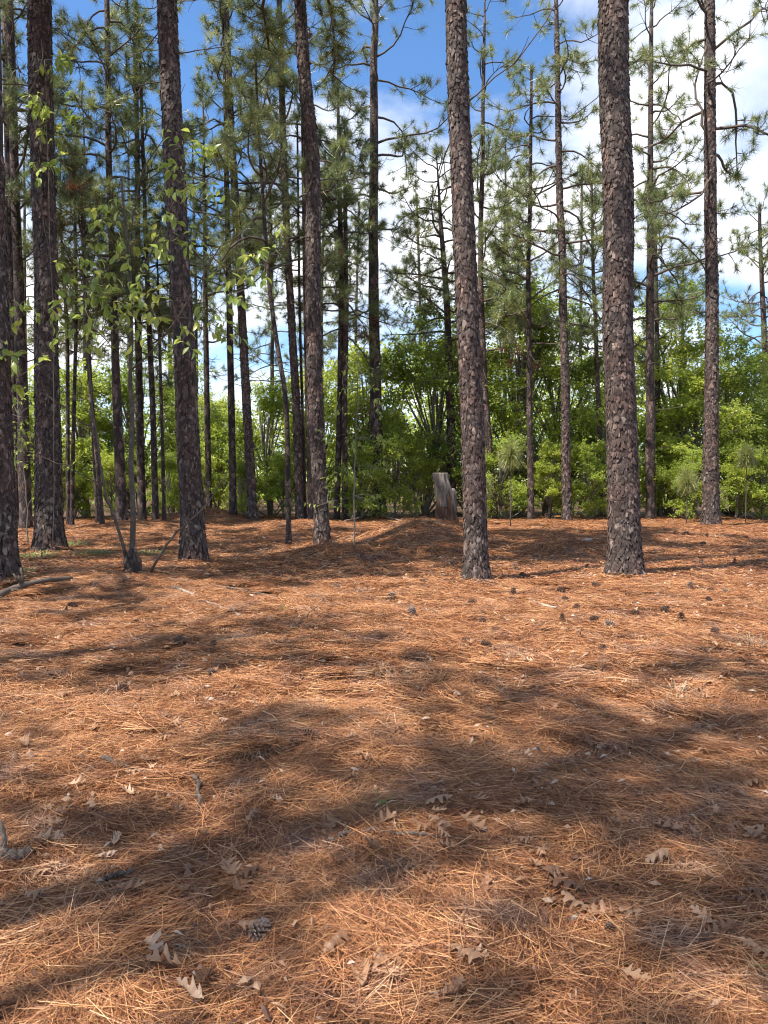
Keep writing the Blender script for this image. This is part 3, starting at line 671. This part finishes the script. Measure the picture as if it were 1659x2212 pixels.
def sapling(name, label, cat, base, stems, boxes, D, seed, nobj, lscale=1., wood=M_OAKBARK, twl=.5, group=None):
    """stems: list of ([(px,py)], depth offset, r0, r1); boxes: (x0,x1,y0,y1,twigs,depth offset)."""
    rng = np.random.default_rng(seed); b = on_ground(*base); root = empty(name, tuple(b)); pool = []
    for k, (pp, d0, d1, r0, r1) in enumerate(stems):
        Q = np.array([at(x, y, b[1]+d0+(d1-d0)*i/max(1, len(pp)-1))-b for i, (x, y) in enumerate(pp)])
        if k == 0: Q[0] = (0, 0, -.08)
        Q = smoothpath(Q, 16); Q[1:-1] += rng.normal(0, .012, Q[1:-1].shape)
        mb = MB(); mb.tube(Q, np.linspace(r0, r1, 16), 8 if r0 > .02 else 5, rng.uniform(.4, .7)); link('stem' if k < 3 else 'branch', mb.data('stem', wood), root); pool.append(Q[4:])
    pool = np.concatenate(pool); tw = MB(); LP = []; LD = []
    for (x0, x1, y0, y1, nt_, dd) in boxes:
        for _ in range(nt_):
            c = at(rng.uniform(x0, x1), rng.uniform(y0, y1), b[1]+dd+rng.normal(0, .35))-b
            j = np.argmin(np.linalg.norm(pool-c, axis=1)+rng.uniform(0, .2, len(pool))); s = pool[j]
            d = c-s; l = np.linalg.norm(d); d = d/(l+1e-6); d2 = d+rng.normal(0, .5, 3); d2 /= np.linalg.norm(d2); e = c+d2*twl*rng.uniform(.5, 1)
            P = smoothpath([s, (s+c)/2+np.array([0, 0, .05*l])+rng.normal(0, .03, 3), c, e], 8); tw.tube(P, np.linspace(.004+.003*min(l, 1.5), .002, 8), 4, .4, False)
            n = rng.integers(5, 9)
            for i in range(n):
                u = 4+3*(i+rng.random())/n; i0 = min(int(u), 6); p = P[i0]+(P[i0+1]-P[i0])*(u-i0)
                ld = d2*.5+rng.normal(0, .6, 3)+np.array([0, 0, -.45]); LP.append(p); LD.append(ld/np.linalg.norm(ld))
    if tw.n: link('twigs', tw.data('twigs', wood), root, 'stuff')
    idx = rng.permutation(len(LP)); mb = MB()
    for c, i in enumerate(idx):
        me = SAPLEAF[rng.integers(0, len(SAPLEAF))]; s = lscale*rng.uniform(.7, 1.25); e = rot_to(LD[i], rng)
        if c < nobj:
            o = link('leaf', me, root); o.location = LP[i]; o.rotation_euler = e; o.scale = (s, s, s)
        else:
            co = np.empty(len(me.vertices)*3, np.float32); me.vertices.foreach_get('co', co); co = co.reshape(-1, 3)*s
            Rm = np.array(e.to_matrix()); q = np.array([p.vertices[:] for p in me.polygons]); ti = me.attributes['tint'].data[0].value
            mb.add(co@Rm.T+LP[i], [q], np.clip(ti+rng.normal(0, .08), 0, 1))
    if mb.n: link('foliage', mb.data('foliage', M_SAP), root, 'stuff')
    tag(root, label, cat, group); return root

sap = sapling('oak_sapling', 'forked grey sapling with drooping green leaves on the left', 'sapling', (287, 1240),
 [([(287,1240),(288,1100),(283,940),(281,798),(283,650),(276,500),(262,380)], 0, 0, .05, .016),
  ([(272,1205),(248,1120),(222,1040),(203,920),(192,800),(190,690)], 0, -.3, .028, .008),
  ([(326,1236),(350,1190),(384,1150),(430,1108),(470,1060),(492,1015)], -.2, -.5, .024, .006),
  ([(283,800),(330,760),(410,650),(450,570),(490,520),(540,490)], 0, -.8, .016, .005),
  ([(282,640),(320,560),(385,410),(440,390),(490,370)], 0, -.6, .014, .004),
  ([(205,930),(130,872),(60,830),(0,800)], -.2, -.6, .012, .004),
  ([(223,1050),(140,1003),(60,975),(0,985)], -.2, -.5, .010, .004),
  ([(283,520),(300,380),(370,270),(400,180)], 0, -.4, .012, .004),
  ([(192,700),(175,600),(150,420),(130,300)], -.3, -.3, .010, .004),
  ([(190,780),(140,760),(60,745)], -.3, -.6, .008, .003),
  ([(450,640),(520,600),(600,540),(640,520)], -.5, -.9, .008, .003)],
 [(175,330,560,720,26,-.3), (340,470,300,420,14,-.5), (0,90,750,850,10,-.6), (470,640,520,600,10,-.9), (300,520,600,740,16,-.6), (330,430,430,560,10,-.4), (190,300,430,560,9,-.3), (120,210,640,760,8,-.4)],
 12.6, 41, 290, wood=M_SAPBARK)
# knotted rotten foot of the sapling
def lathe_lump(name, prof, mat, seed, tint=.4, k=14, amp=.15, skew=(0, 0), ridge=0.):
    rng = np.random.default_rng(seed); th = np.arange(k)*2*np.pi/k; V = []; s = rng.uniform(0, 50)
    for z, r in prof:
        rr = r*(1+amp*vnoise(np.cos(th)*1.8+s, np.sin(th)*1.8+z*5, 1)+amp*.6*vnoise(np.cos(th)*5+s, np.sin(th)*5+z*3, 2)+ridge*vnoise(np.cos(th)*9+s, np.sin(th)*9+z*.8, 5))
        V.append(np.stack([rr*np.cos(th)+skew[0]*z, rr*np.sin(th)+skew[1]*z, np.full(k, z)+.04*r*vnoise(th*2+s, th*0+z*9, 3)], -1))
    n = len(prof); V.append(np.array([[skew[0]*prof[-1][0], skew[1]*prof[-1][0], prof[-1][0]]]))
    i = np.arange(n-1)[:, None]*k; j = np.arange(k)[None]; j2 = (j+1) % k
    q = np.stack([i+j, i+j2, i+k+j2, i+k+j], -1).reshape(-1, 4)
    jj = np.arange(k); tri = np.stack([(n-1)*k+jj, (n-1)*k+(jj+1) % k, np.full(k, n*k)], -1)
    V = np.concatenate(V); return mesh(name, V, [q, tri], mat, np.clip(tint+rng.normal(0, .06, len(V)), 0, 1), True)
ft = link('knotted_foot', lathe_lump('knotted_foot', [(-.1,.15),(.03,.15),(.12,.12),(.2,.13),(.27,.10),(.36,.07),(.44,.04)], M_BARK, 3, .3, 22, .55), sap)
ft.location = (.02, -.07, 0)

sapling('shrub_sapling', 'slender sapling with flat sprays of small leaves on a needle mound', 'sapling', (765, 1190),
 [([(765,1190),(765,1080),(768,960),(772,860),(775,765)], 0, 0, .022, .005),
  ([(766,1075),(720,1082),(690,1090)], 0, -.3, .006, .002), ([(768,1000),(800,1010),(850,1015)], 0, .3, .006, .002), ([(770,930),(720,945),(690,955)], 0, .2, .006, .002),
  ([(772,880),(800,890),(830,885)], 0, -.3, .006, .002), ([(773,840),(750,835),(740,830)], 0, .2, .006, .002)],
 [(690,840,1060,1095,9,0), (700,850,1000,1025,9,.1), (690,830,935,960,9,.1), (720,840,870,900,8,-.1), (735,810,800,850,7,0), (755,800,755,800,4,0)], 17, 42, 0, .72, twl=.4)
sapling('leafy_shrub', 'yellow-green fine-leaved shrub between the leftmost trunk and the vine-covered trunk', 'shrub', (60, 1178),
 [([(60,1178),(58,1080),(50,980),(40,900)], 0, 0, .02, .006), ([(60,1100),(90,1020),(110,960)], 0, .2, .01, .003), ([(58,1050),(30,960),(15,900)], 0, -.2, .01, .003)],
 [(5,85,850,920,16,0), (5,80,920,1000,18,0), (10,150,960,1010,8,.2)], 18, 43, 0, .8, twl=.4)
vine = sapling('climbing_vine', 'leafy vine with bright leaves clinging to the second big trunk', 'vine', (112, 1199),
 [([(112,1195),(118,900),(112,600),(102,300),(96,130)], -.34, -.34, .010, .004), ([(108,560),(85,420),(88,260)], -.33, -.33, .006, .003)],
 [(70,140,120,180,6,-.5), (60,150,215,300,16,-.5), (75,130,330,400,5,-.45), (40,130,650,700,5,-.5), (80,150,540,600,3,-.5)], 16.4, 44, 160, 1.25, twl=.35)

# young bottlebrush pines
def young_pine(label, px, yb, yt, D, nn, Ln, seed):
    rng = np.random.default_rng(seed); b = on_ground(px, yb); b = at(px, HORIZON, D); b[2] = float(gz(b[0], b[1])); t = at(px, yt, D)
    h = t[2]-b[2]; root = empty('young_pine', tuple(b)); mb = MB(); Q = smoothpath([(0, 0, -.05), (.01, 0, h*.5), (0, .01, h*.9)], 8); mb.tube(Q, np.linspace(.022, .014, 8), 7, .4)
    link('stem', mb.data('stem', M_BRANCH), root)
    C = []; Dr = []; Ls = []
    for i in range(16):
        u = i/15; C.append(np.array([0, 0, h*.9-.45*u])+rng.normal(0, .012, 3)); Dr.append(np.array([0, 0, 1.-u*1.3])); Ls.append(Ln*(1-.25*u))
    V, f, tt = needle_fan(rng, np.array(C), np.array(Dr), nn*2, np.array(Ls), .0055, np.full(16, .74), 1., .7, True)
    link('needle_tuft', mesh('needle_tuft', V, [f], M_NEEDLE, tt), root); tag(root, label, 'young pine', 'young bottlebrush pines')
young_pine('young bottlebrush pine between the reddish front trunk and the slim dark pine', 1103, 1141, 950, 25.5, 34, .60, 51)
young_pine('shortest young bottlebrush pine, left of the lone sunlit pine', 1484, 1122, 1015, 28, 34, .58, 52)
young_pine('tall young bottlebrush pine near the right edge', 1612, 1120, 955, 28, 28, .55, 53)
young_pine('small dull young pine close behind the foot of the reddish front trunk', 1050, 1125, 1030, 27, 18, .45, 54)

# ------------------------------------------------------------------ broken stump
def stump():
    b = on_ground(972, 1150); root = empty('tree_stump', tuple(b)); h = 1.62
    M_GREY = mat_tint('weathered_wood', [(.25, (.03, .022, .018)), (.5, (.12, .096, .078)), (.75, (.30, .255, .215))], .85, 6, .75, .8)
    M_ROT = mat_tint('rotted_wood', [(.25, (.03, .019, .014)), (.5, (.13, .065, .04)), (.75, (.32, .17, .11))], .9, 5, .8, 1.)
    for m_ in (M_GREY, M_ROT):
        for nd in m_.node_tree.nodes:
            if nd.bl_idname == 'ShaderNodeMapping': nd.inputs['Scale'].default_value = (2.2, 2.2, .45)
    link('rotted_base', lathe_lump('rotted_base', [(-.2, .46), (-.05, .42), (.08, .37), (.2, .33), (.4, .305), (.6, .295), (.8, .29), (1.0, .27), (1.15, .17)], M_ROT, 8, .4, 56, .36, (-.12, 0), .22), root)
    link('weathered_top', lathe_lump('weathered_top', [(.7, .27), (.85, .275), (1.0, .275), (1.15, .265), (1.3, .26), (1.45, .25), (1.58, .255), (1.62, .24), (1.57, .1)], M_GREY, 9, .52, 56, .25, (-.20, 0), .16), root)
    k = link('broken_knob', lathe_lump('broken_knob', [(.5, .12), (.8, .15), (1.0, .15), (1.12, .13), (1.2, .06)], M_GREY, 10, .5, 20, .35, (.05, 0)), root); k.location = (.02, -.10, 0)
    s = link('bark_slab', lathe_lump('bark_slab', [(-.05, .17), (.2, .16), (.55, .14), (.9, .12), (1.15, .07), (1.25, .03)], M_ROT, 11, .02, 20, .5, (.03, 0)), root); s.location = (-.36, .02, 0)
    root.scale = (.88, .9, 1.15)
    tag(root, 'broken weathered stump with grey top and rotted brown base on a mound', 'stump')
stump()
def low_stump():
    b = on_ground(1186, 1110); b = at(1183, HORIZON, 31.4); b[2] = float(gz(b[0], b[1])); root = empty('tree_stump', tuple(b))
    link('trunk', lathe_lump('dead_trunk', [(-.1, .28), (.1, .2), (.4, .16), (.8, .15), (1.2, .14), (1.5, .15), (1.75, .13), (1.7, .04)], M_BARK, 12, .4, 20, .5, (.03, 0)), root)
    tag(root, 'short pale snag half hidden in shrubs left of the straight flaky pine', 'snag')
low_stump()
def hollow():  # near-black lump added in place of the dark stump hole in the mound
    b = on_ground(1199, 1197); root = empty('tree_stump', tuple(b))
    m_ = mat_tint('hole_dark', [(.2, (.008, .006, .005)), (.8, (.05, .035, .028))], .9, 12, .7, 1.)
    link('hole_lump', lathe_lump('hole_lump', [(-.1, .14), (.05, .13), (.13, .12), (.2, .13), (.24, .10), (.12, .03)], m_, 15, .4, 18, .4), root)
    tag(root, 'dark lump standing in for the dark hole in the needle mound left of the biggest trunk', 'stump')
hollow()

# ------------------------------------------------------------------ pine cones
def cone_meshes():
    out = []
    for v, (tb, op) in enumerate([(.25, 1.), (.45, .85), (.8, 1.05), (.12, .9)]):
        rng = np.random.default_rng(60+v); V = []; T = []; Fq = []; Ft = []; n = 0; Ln = .13
        for i in range(72):
            u = (i+.5)/72; z = Ln*u; a = i*2.39996; r = .045*math.sin(math.pi*min(1, u*.86+.13))**.8*op+.004
            el = R(-25+u*95); d = np.array([math.cos(a)*math.cos(el), math.sin(a)*math.cos(el), math.sin(el)]); s = np.array([-math.sin(a), math.cos(a), 0]); up = np.cross(d, s)*-1
            w = .0125*(1-.4*u); c = np.array([math.cos(a)*.006, math.sin(a)*.006, z]); e = c+d*r; t = .0032
            V += [c-s*w*.4, c+s*w*.4, e+s*w+up*t, e-s*w+up*t, e+s*w*.8-up*t, e-s*w*.8-up*t, e+d*.006+up*t*2]
            Fq += [[n, n+1, n+2, n+3], [n+3, n+2, n+4, n+5], [n+1, n, n+5, n+4]]; Ft += [[n+3, n+2, n+6], [n+2, n+4, n+6], [n+5, n+3, n+6]]
            T += [tb*.5, tb*.5, tb+.1, tb+.1, tb, tb, min(1, tb+.35)]; n += 7
        out.append(mesh('pine_cone', np.array(V)-np.array([0, 0, Ln/2]), [np.array(Fq), np.array(Ft)], M_CONE, np.array(T)))
    return out
CONES = cone_meshes()
def crop(ox, oy, cx, cy): return (ox+cx/1.843)/1.0416, (oy+cy/1.843)/1.0416
cone_px = [crop(828, 1200, *c) for c in [(640,190),(600,272),(430,308),(135,274),(97,290),(800,258),(865,322),(1230,338),(1335,240),(1420,262),(1412,298),(910,155),(945,232),(1005,402),(1275,24),(1320,24),(1405,26),(1565,26),(1300,384),(36,440),(408,470),(490,486),(735,440),(530,423),(970,503),(475,388),(180,354),(805,378),(1440,428),(1390,55),(690,295),(612,160),(1105,350),(935,380),(815,295),(1485,265),(1060,235),(1520,130),(1380,130),(350,135)]] + \
  [crop(0, 1200, *c) for c in [(885,482),(1560,440),(1010,570),(740,473),(1395,238),(300,325),(880,610),(1620,290)]] + \
  [crop(0, 1560, *c) for c in [(1290,218),(510,20)]] + [crop(0, 1904, *c) for c in [(1080,412)]] + [crop(828, 1904, *c) for c in [(1400,465),(1000,410)]]
rng = np.random.default_rng(61)
for i, (px, py) in enumerate(cone_px):
    p = on_ground(px, py); o = link('pine_cone', CONES[rng.choice(4, p=[.4, .3, .2, .1])]); s = rng.uniform(.55, .95)
    if py > 1900: s *= .62
    up = rng.random() < .2
    o.location = (p[0], p[1], float(gz(p[0], p[1]))+(.065 if up else .05)*s+.03); o.scale = (s, s, s)
    o.rotation_euler = (rng.normal(0, .25), rng.normal(0, .25), rng.uniform(0, 6)) if up else (R(90)+rng.normal(0, .25), rng.normal(0, .3), rng.uniform(0, 6.28))
    tag(o, 'open brown pine cone lying on the needle carpet', 'pine cone', 'fallen pine cones')

# ------------------------------------------------------------------ fallen leaves
def oakleaf_mesh(v):
    rng = np.random.default_rng(80+v); prof = np.array([.03, .06, .35, .95, .28, .30, 1.15, 1.0, .25, .22, .75, .6, .12, .3, .02])
    prof = prof*rng.uniform(.75, 1.25, len(prof)); n = len(prof); u = np.linspace(0, 1, n)+np.array([0]+[.012*((i % 4)-1.5) for i in range(1, n-1)]+[0])
    Ln = .14; W = .048; V = []; cu = rng.uniform(-.45, .5); roll = rng.uniform(.15, .95)*rng.choice([-1, 1]); tw = rng.normal(0, .5)
    for i in range(n):
        x = (u[i]-.5)*Ln; zc = cu*Ln*((u[i]-.5)**2*4-.5)*.5
        for s in (-1, 0, 1):
            w = prof[i]*W*s*(rng.uniform(.8, 1.2)); a = roll*(abs(w)/W)*1.1
            yy = abs(w)*math.cos(a)*s; zz = zc+abs(w)*math.sin(a)
            t = tw*(u[i]-.5); V.append([x+(.016*prof[i] if s else 0), yy*math.cos(t)-zz*math.sin(t), yy*math.sin(t)+zz*math.cos(t)])
    f = []
    for i in range(n-1):
        a = 3*i; f += [[a, a+3, a+4, a+1], [a+1, a+4, a+5, a+2]]
    V = np.array(V); V[:, 2] -= np.percentile(V[:, 2], 15)
    return mesh('fallen_leaf', V, [np.array(f)], M_DEAD, np.full(3*n, [.2, .35, .5, .58, .66, .42, .8, .52][v % 8]), True)
OLEAF = [oakleaf_mesh(v) for v in range(16)]
rng = np.random.default_rng(62)
spots = [crop(0,1560,*c) for c in [(265,40),(720,45),(65,305),(390,180),(215,600),(720,165),(1220,235),(1140,265),(380,480),(385,520),(620,320),(530,465),(740,525),(1040,560),(690,125),(100,240),(1510,320),(1590,580),(200,670),(840,640),(1330,380)]] + \
 [crop(828,1560,*c) for c in [(140,50),(370,35),(1210,80),(1090,135),(650,300),(960,260),(300,405),(650,500),(470,490),(290,490),(430,600),(1040,590),(1240,605),(1600,640),(1520,600),(500,100),(1420,85),(1600,410),(300,600)]] + \
 [crop(0,1904,*c) for c in [(780,160),(1000,225),(160,275),(850,610),(790,670),(1390,480),(1590,570),(1040,170),(950,165),(540,250),(1540,60),(690,545),(630,480),(150,640),(1500,600)]] + \
 [crop(828,1904,*c) for c in [(700,140),(490,210),(560,300),(860,310),(1100,370),(1200,110),(1390,190),(1600,270),(1460,430),(1620,510),(1110,620),(80,575),(300,670),(360,690),(400,530),(770,180),(820,235),(1610,20),(450,520),(980,345)]] + \
 [crop(0,1200,*c) for c in [(370,565),(735,590),(1350,610),(1210,610),(280,335),(670,345),(560,380),(600,410),(890,600),(1050,375),(1280,385),(420,545),(270,705),(740,705),(960,600)]] + \
 [crop(828,1200,*c) for c in [(540,640),(970,570),(1600,535),(1400,500),(1480,620),(780,580),(350,460),(1130,520),(660,555),(1510,680),(1030,700),(240,600)]]
spots = [(a, b, 1) for a, b in spots]
while len(spots) < 290:
    py = HORIZON+F*EYE/rng.uniform(2.3, 9.5); spots.append((rng.uniform(0, 1659), py, 0))
for px, py, big in spots:
    p = on_ground(px, py); o = link('fallen_leaf', OLEAF[rng.integers(0, 16)]); s = rng.uniform(.65, 1.05)*(1 if big else .72)
    o.location = (p[0], p[1], float(gz(p[0], p[1]))+rng.uniform(.055, .075)); o.scale = (s, s, s)
    o.rotation_euler = (rng.normal(0, .2)+(math.pi if rng.random() < .3 else 0), rng.normal(0, .18), rng.uniform(0, 6.28))
    tag(o, 'dry tan lobed oak leaf fallen on the needle carpet', 'leaf', 'fallen oak leaves')

def debris():
    rng = np.random.default_rng(90); m = 9000
    y = np.sqrt(rng.uniform(0, 1, m)*(24**2-1.5**2)*rng.uniform(0, 1, m)+1.5**2); x = rng.uniform(-1, 1, m)*(.56*y+1.2)
    z = gz(x, y)+rng.uniform(.038, .07, m); a = rng.uniform(0, 6.28, m); Ls = rng.uniform(.008, .026, m)*(1+y/10); w = Ls*rng.uniform(.12, .5, m)
    d = np.stack([np.cos(a), np.sin(a), rng.normal(0, .25, m)], -1); sd = np.stack([-np.sin(a), np.cos(a), rng.normal(0, .4, m)], -1); c = np.stack([x, y, z], -1)
    V = np.stack([c-d*Ls[:, None], c-sd*w[:, None], c+d*Ls[:, None]*.8, c+sd*w[:, None]+np.array([0, 0, .008]), c+np.array([0, 0, .012])], 1).reshape(-1, 3)
    b = np.arange(m)[:, None]*5; f = np.concatenate([b+np.array([[i, (i+1) % 4, 4]]) for i in range(4)])
    o = link('ground_debris', mesh('ground_debris', V, [f], M_DEAD, np.repeat(rng.beta(1.2, 1.5, m), 5))); tag(o, 'loose scraps of bark, twig and leaf strewn among the needles', 'debris', kind='stuff')
debris()

# ------------------------------------------------------------------ sticks
def stick(label, pts, r0, r1, tint, lift=.015, knobs=3, seed=0, side=None):
    rng = np.random.default_rng(seed); W = [on_ground(*p)+np.array([0, 0, .03]) for p in pts]
    b = W[0]; root = empty('stick', tuple(b)); Q = smoothpath([w-b+np.array([0, 0, lift]) for w in W], 14); Q[1:-1] += rng.normal(0, .006, Q[1:-1].shape)
    mb = MB(); mb.tube(Q, np.linspace(r0, r1, 14)*rng.uniform(.8, 1.2, 14), 8, np.repeat(np.clip(tint+rng.normal(0, .12, 14), 0, 1.1), 8)); link('shaft', mb.data('shaft', M_STICK), root)
    for _ in range(knobs):
        i = rng.integers(2, 12); d = rng.normal(0, 1, 3); d[2] = abs(d[2]); d /= np.linalg.norm(d); mb = MB(); mb.tube([Q[i], Q[i]+d*r0*2, Q[i]+d*r0*4+rng.normal(0, r0*.5, 3)], [r0*.5, r0*.4, r0*.25], 5, tint); link('twig', mb.data('twig', M_STICK), root)
    tag(root, label, 'stick')
c1 = lambda *c: crop(0, 1200, *c); c3 = lambda *c: crop(0, 1560, *c); c5 = lambda *c: crop(0, 1904, *c); c4 = lambda *c: crop(828, 1560, *c); c2 = lambda *c: crop(828, 1200, *c)
stick('pale bleached stick lying in the sunlit leaves in front of the stout dark trunk', [c1(722,238),c1(800,268),c1(870,308),c1(950,330),c1(1015,378)], .022, .010, .85, .02, 2, 1)
stick('long thin grey branch lying behind the bleached stick', [c1(700,200),c1(860,225),c1(1000,248),c1(1150,282)], .014, .007, .5, .02, 3, 2)
stick('thin bare twig leaning over the oak leaves left of centre', [c1(1215,418),c1(1290,350),c1(1372,275)], .007, .004, .4, .05, 2, 3)
stick('grey stick with peeling bark at the left in the mid foreground', [c3(428,302),c3(500,335),c3(560,352),c3(680,372),c3(800,380)], .014, .006, .38, .02, 2, 4)
stick('short bent upright twig at the end of the grey stick', [c3(806,388),c3(828,420),c3(826,490),c3(822,560)], .011, .007, .3, .03, 2, 5)
stick('knobbly stick lying across the long shadow', [c3(1365,655),c3(1440,630),c3(1560,618),c3(1690,632),c3(1850,640)], .012, .007, .4, .02, 4, 6)
stick('thick broken bark log at the lower left edge', [c3(-60,715),c3(0,722),c3(70,728),c3(135,715)], .032, .022, .45, .03, 2, 7)
stick('dark rotting branch by the foot of the leftmost trunk', [c1(-20,285),c1(60,245),c1(160,215),c1(300,205)], .05, .03, .12, .03, 4, 8)
stick('short dark stick in the shadow at the lower left', [c5(410,200),c5(480,178),c5(550,150)], .012, .008, .3, .02, 1, 9)
stick('pale wood splinter near the bottom right', [c4(836,990),c4(890,982),c4(950,1005)], .009, .005, .8, .02, 0, 10)
stick('white strip of bare wood among the pine cones', [c2(662,292),c2(720,312),c2(780,326)], .026, .016, 1.05, .02, 0, 11)
stick('pale wood chunk on the mound left of the biggest trunk', [c2(885,40),c2(905,38),c2(925,35)], .045, .04, .95, .03, 0, 12)
stick('surface root creeping left from the reddish front trunk', [c2(440,195),c2(400,185),c2(345,212)], .022, .008, .7, .01, 1, 13)
stick('surface root creeping right from the reddish front trunk', [c2(450,208),c2(490,205),c2(525,215)], .024, .008, .75, .01, 1, 14)
stick('arched dead twig on the shaded ground right of the stout trunk', [c1(985,115),c1(1010,95),c1(1060,95),c1(1085,115)], .01, .006, .3, .06, 2, 15)
stick('fallen branch by the foot of the straight central pine', [(745,1134),(790,1122),(835,1110)], .04, .02, .4, .1, 3, 16)
stick('pale fallen branch right of the central pine foot', [(830,1122),(870,1132),(910,1128)], .03, .015, .8, .08, 3, 17)

# ------------------------------------------------------------------ grass clumps, weeds
def clump(name, label, cat, px, py, n, Ln, rad, mat, seed, up=.35, w=.0014, group=None, t0=.2, t1=.95):
    rng = np.random.default_rng(seed); p = on_ground(px, py); root_V = []; f = []; T = []; k = 0
    for i in range(n):
        a = rng.uniform(0, 6.28); rr = rad*math.sqrt(rng.random())*.5; b = np.array([math.cos(a)*rr, math.sin(a)*rr, -.01]); el = rng.uniform(up*.3, up*1.5)
        a2 = a+rng.normal(0, .5); d = np.array([math.cos(a2)*math.cos(el), math.sin(a2)*math.cos(el), math.sin(el)]); l = Ln*rng.uniform(.5, 1.1); s = np.array([-d[1], d[0], 0]); s /= np.linalg.norm(s)+1e-6; ww = w*rng.uniform(.6, 1.3)
        m = b+d*l*.55; e = m+(d*np.array([1, 1, .1])-np.array([0, 0, .35]))*l*.45
        root_V += [b-s*ww, b+s*ww, m-s*ww, m+s*ww, e]; f += [[k, k+1, k+3], [k, k+3, k+2], [k+2, k+3, k+4]]; T += [rng.uniform(t0, t1)]*5; k += 5
    o = link(name, mesh(name, np.array(root_V), [np.array(f)], mat, np.array(T))); o.location = tuple(p+np.array([0, 0, .035])); tag(o, label, cat, group); return o
clump('grass_clump', 'round mat of grey dead grass in the middle foreground', 'grass clump', *c3(1050, 255), 420, .17, .30, M_STRAWGREY, 1, .55)
clump('grass_clump', 'small grey tuft of dead grass beside the dark leaves at lower left', 'grass clump', *c3(520, 555), 160, .11, .14, M_STRAWGREY, 2, .45)
clump('grass_clump', 'pale dry grass tuft left of centre near the sunlit leaves', 'grass clump', *c1(970, 455), 160, .2, .22, M_STRAWGREY, 3, .45, .002)
clump('grass_clump', 'pale upright dry grass tuft at the middle of the sunlit ground', 'grass clump', *c2(30, 600), 170, .22, .22, M_STRAWGREY, 4, .6, .0015)
clump('grass_clump', 'dark grey grass tuft at the right edge', 'grass clump', *c2(1600, 480), 220, .26, .32, M_STRAWGREY, 5, .55, .002, None, .0, .6)
clump('grass_clump', 'sprawling dry grass tuft right of centre in the half shade', 'grass clump', *c4(1290-0, 20), 160, .22, .25, M_STRAWGREY, 6, .4, .002)
clump('grass_clump', 'dry grass clump behind the reddish front trunk', 'grass clump', *c2(300, 95), 200, .4, .5, M_STRAWGREY, 7, .4, .003, None, .0, .5)
clump('grass_clump', 'grey grass mat near the bottom centre', 'grass clump', *c5(600, 420), 260, .14, .3, M_STRAWGREY, 8, .25)
clump('grass_clump', 'grey grass wisps low on the right of the bottom shadow', 'grass clump', *crop(828, 1904, 330, 375), 160, .12, .22, M_STRAWGREY, 9, .25)
clump('weed', 'small green weed in the long shadow at the centre', 'weed', *c3(1575, 490), 26, .13, .06, M_GRASS, 10, .8, .003)
clump('weed', 'thin green weed at the top of the sunlit stick', 'weed', *c1(1163, 335), 12, .2, .03, M_GRASS, 11, 1.2, .003)
clump('weed', 'lone green blade near the lower right corner', 'weed', *crop(828, 1904, 1460, 525), 4, .2, .04, M_GRASS, 12, .3, .002)
for i, (px, py, lab) in enumerate([(160, 1180, 'low green ferny weeds right of the vine-covered trunk'), (200, 1200, 'green weeds in shade left of the forked sapling'), (320, 1200, 'green weeds just right of the forked sapling foot'), (25, 1240, 'green weeds around the foot of the leftmost trunk'), (80, 1205, 'green weeds at the left foot of the vine-covered trunk')]):
    clump('weed', lab, 'weed', px, py, 150, .28, .7, M_GRASS, 20+i, .5, .008)
for i, c in enumerate([c2(635, 560), c2(590, 540), c2(940, 150), c2(1700, 400)]):
    clump('grass_clump', ['single tall straw stalk right of centre', 'thin straw stalk beside the tall one', 'wispy straw stalks left of the biggest trunk foot', 'straw stalks at the right edge'][i], 'grass clump', *c, [3, 3, 14, 8][i], .3, .06, M_STRAWGREY, 30+i, 1.2, .0018)
print('tris', sum(len(m.loop_triangles) if m.calc_loop_triangles() is None else 0 for m in bpy.data.meshes), 'objects', len(bpy.data.objects))
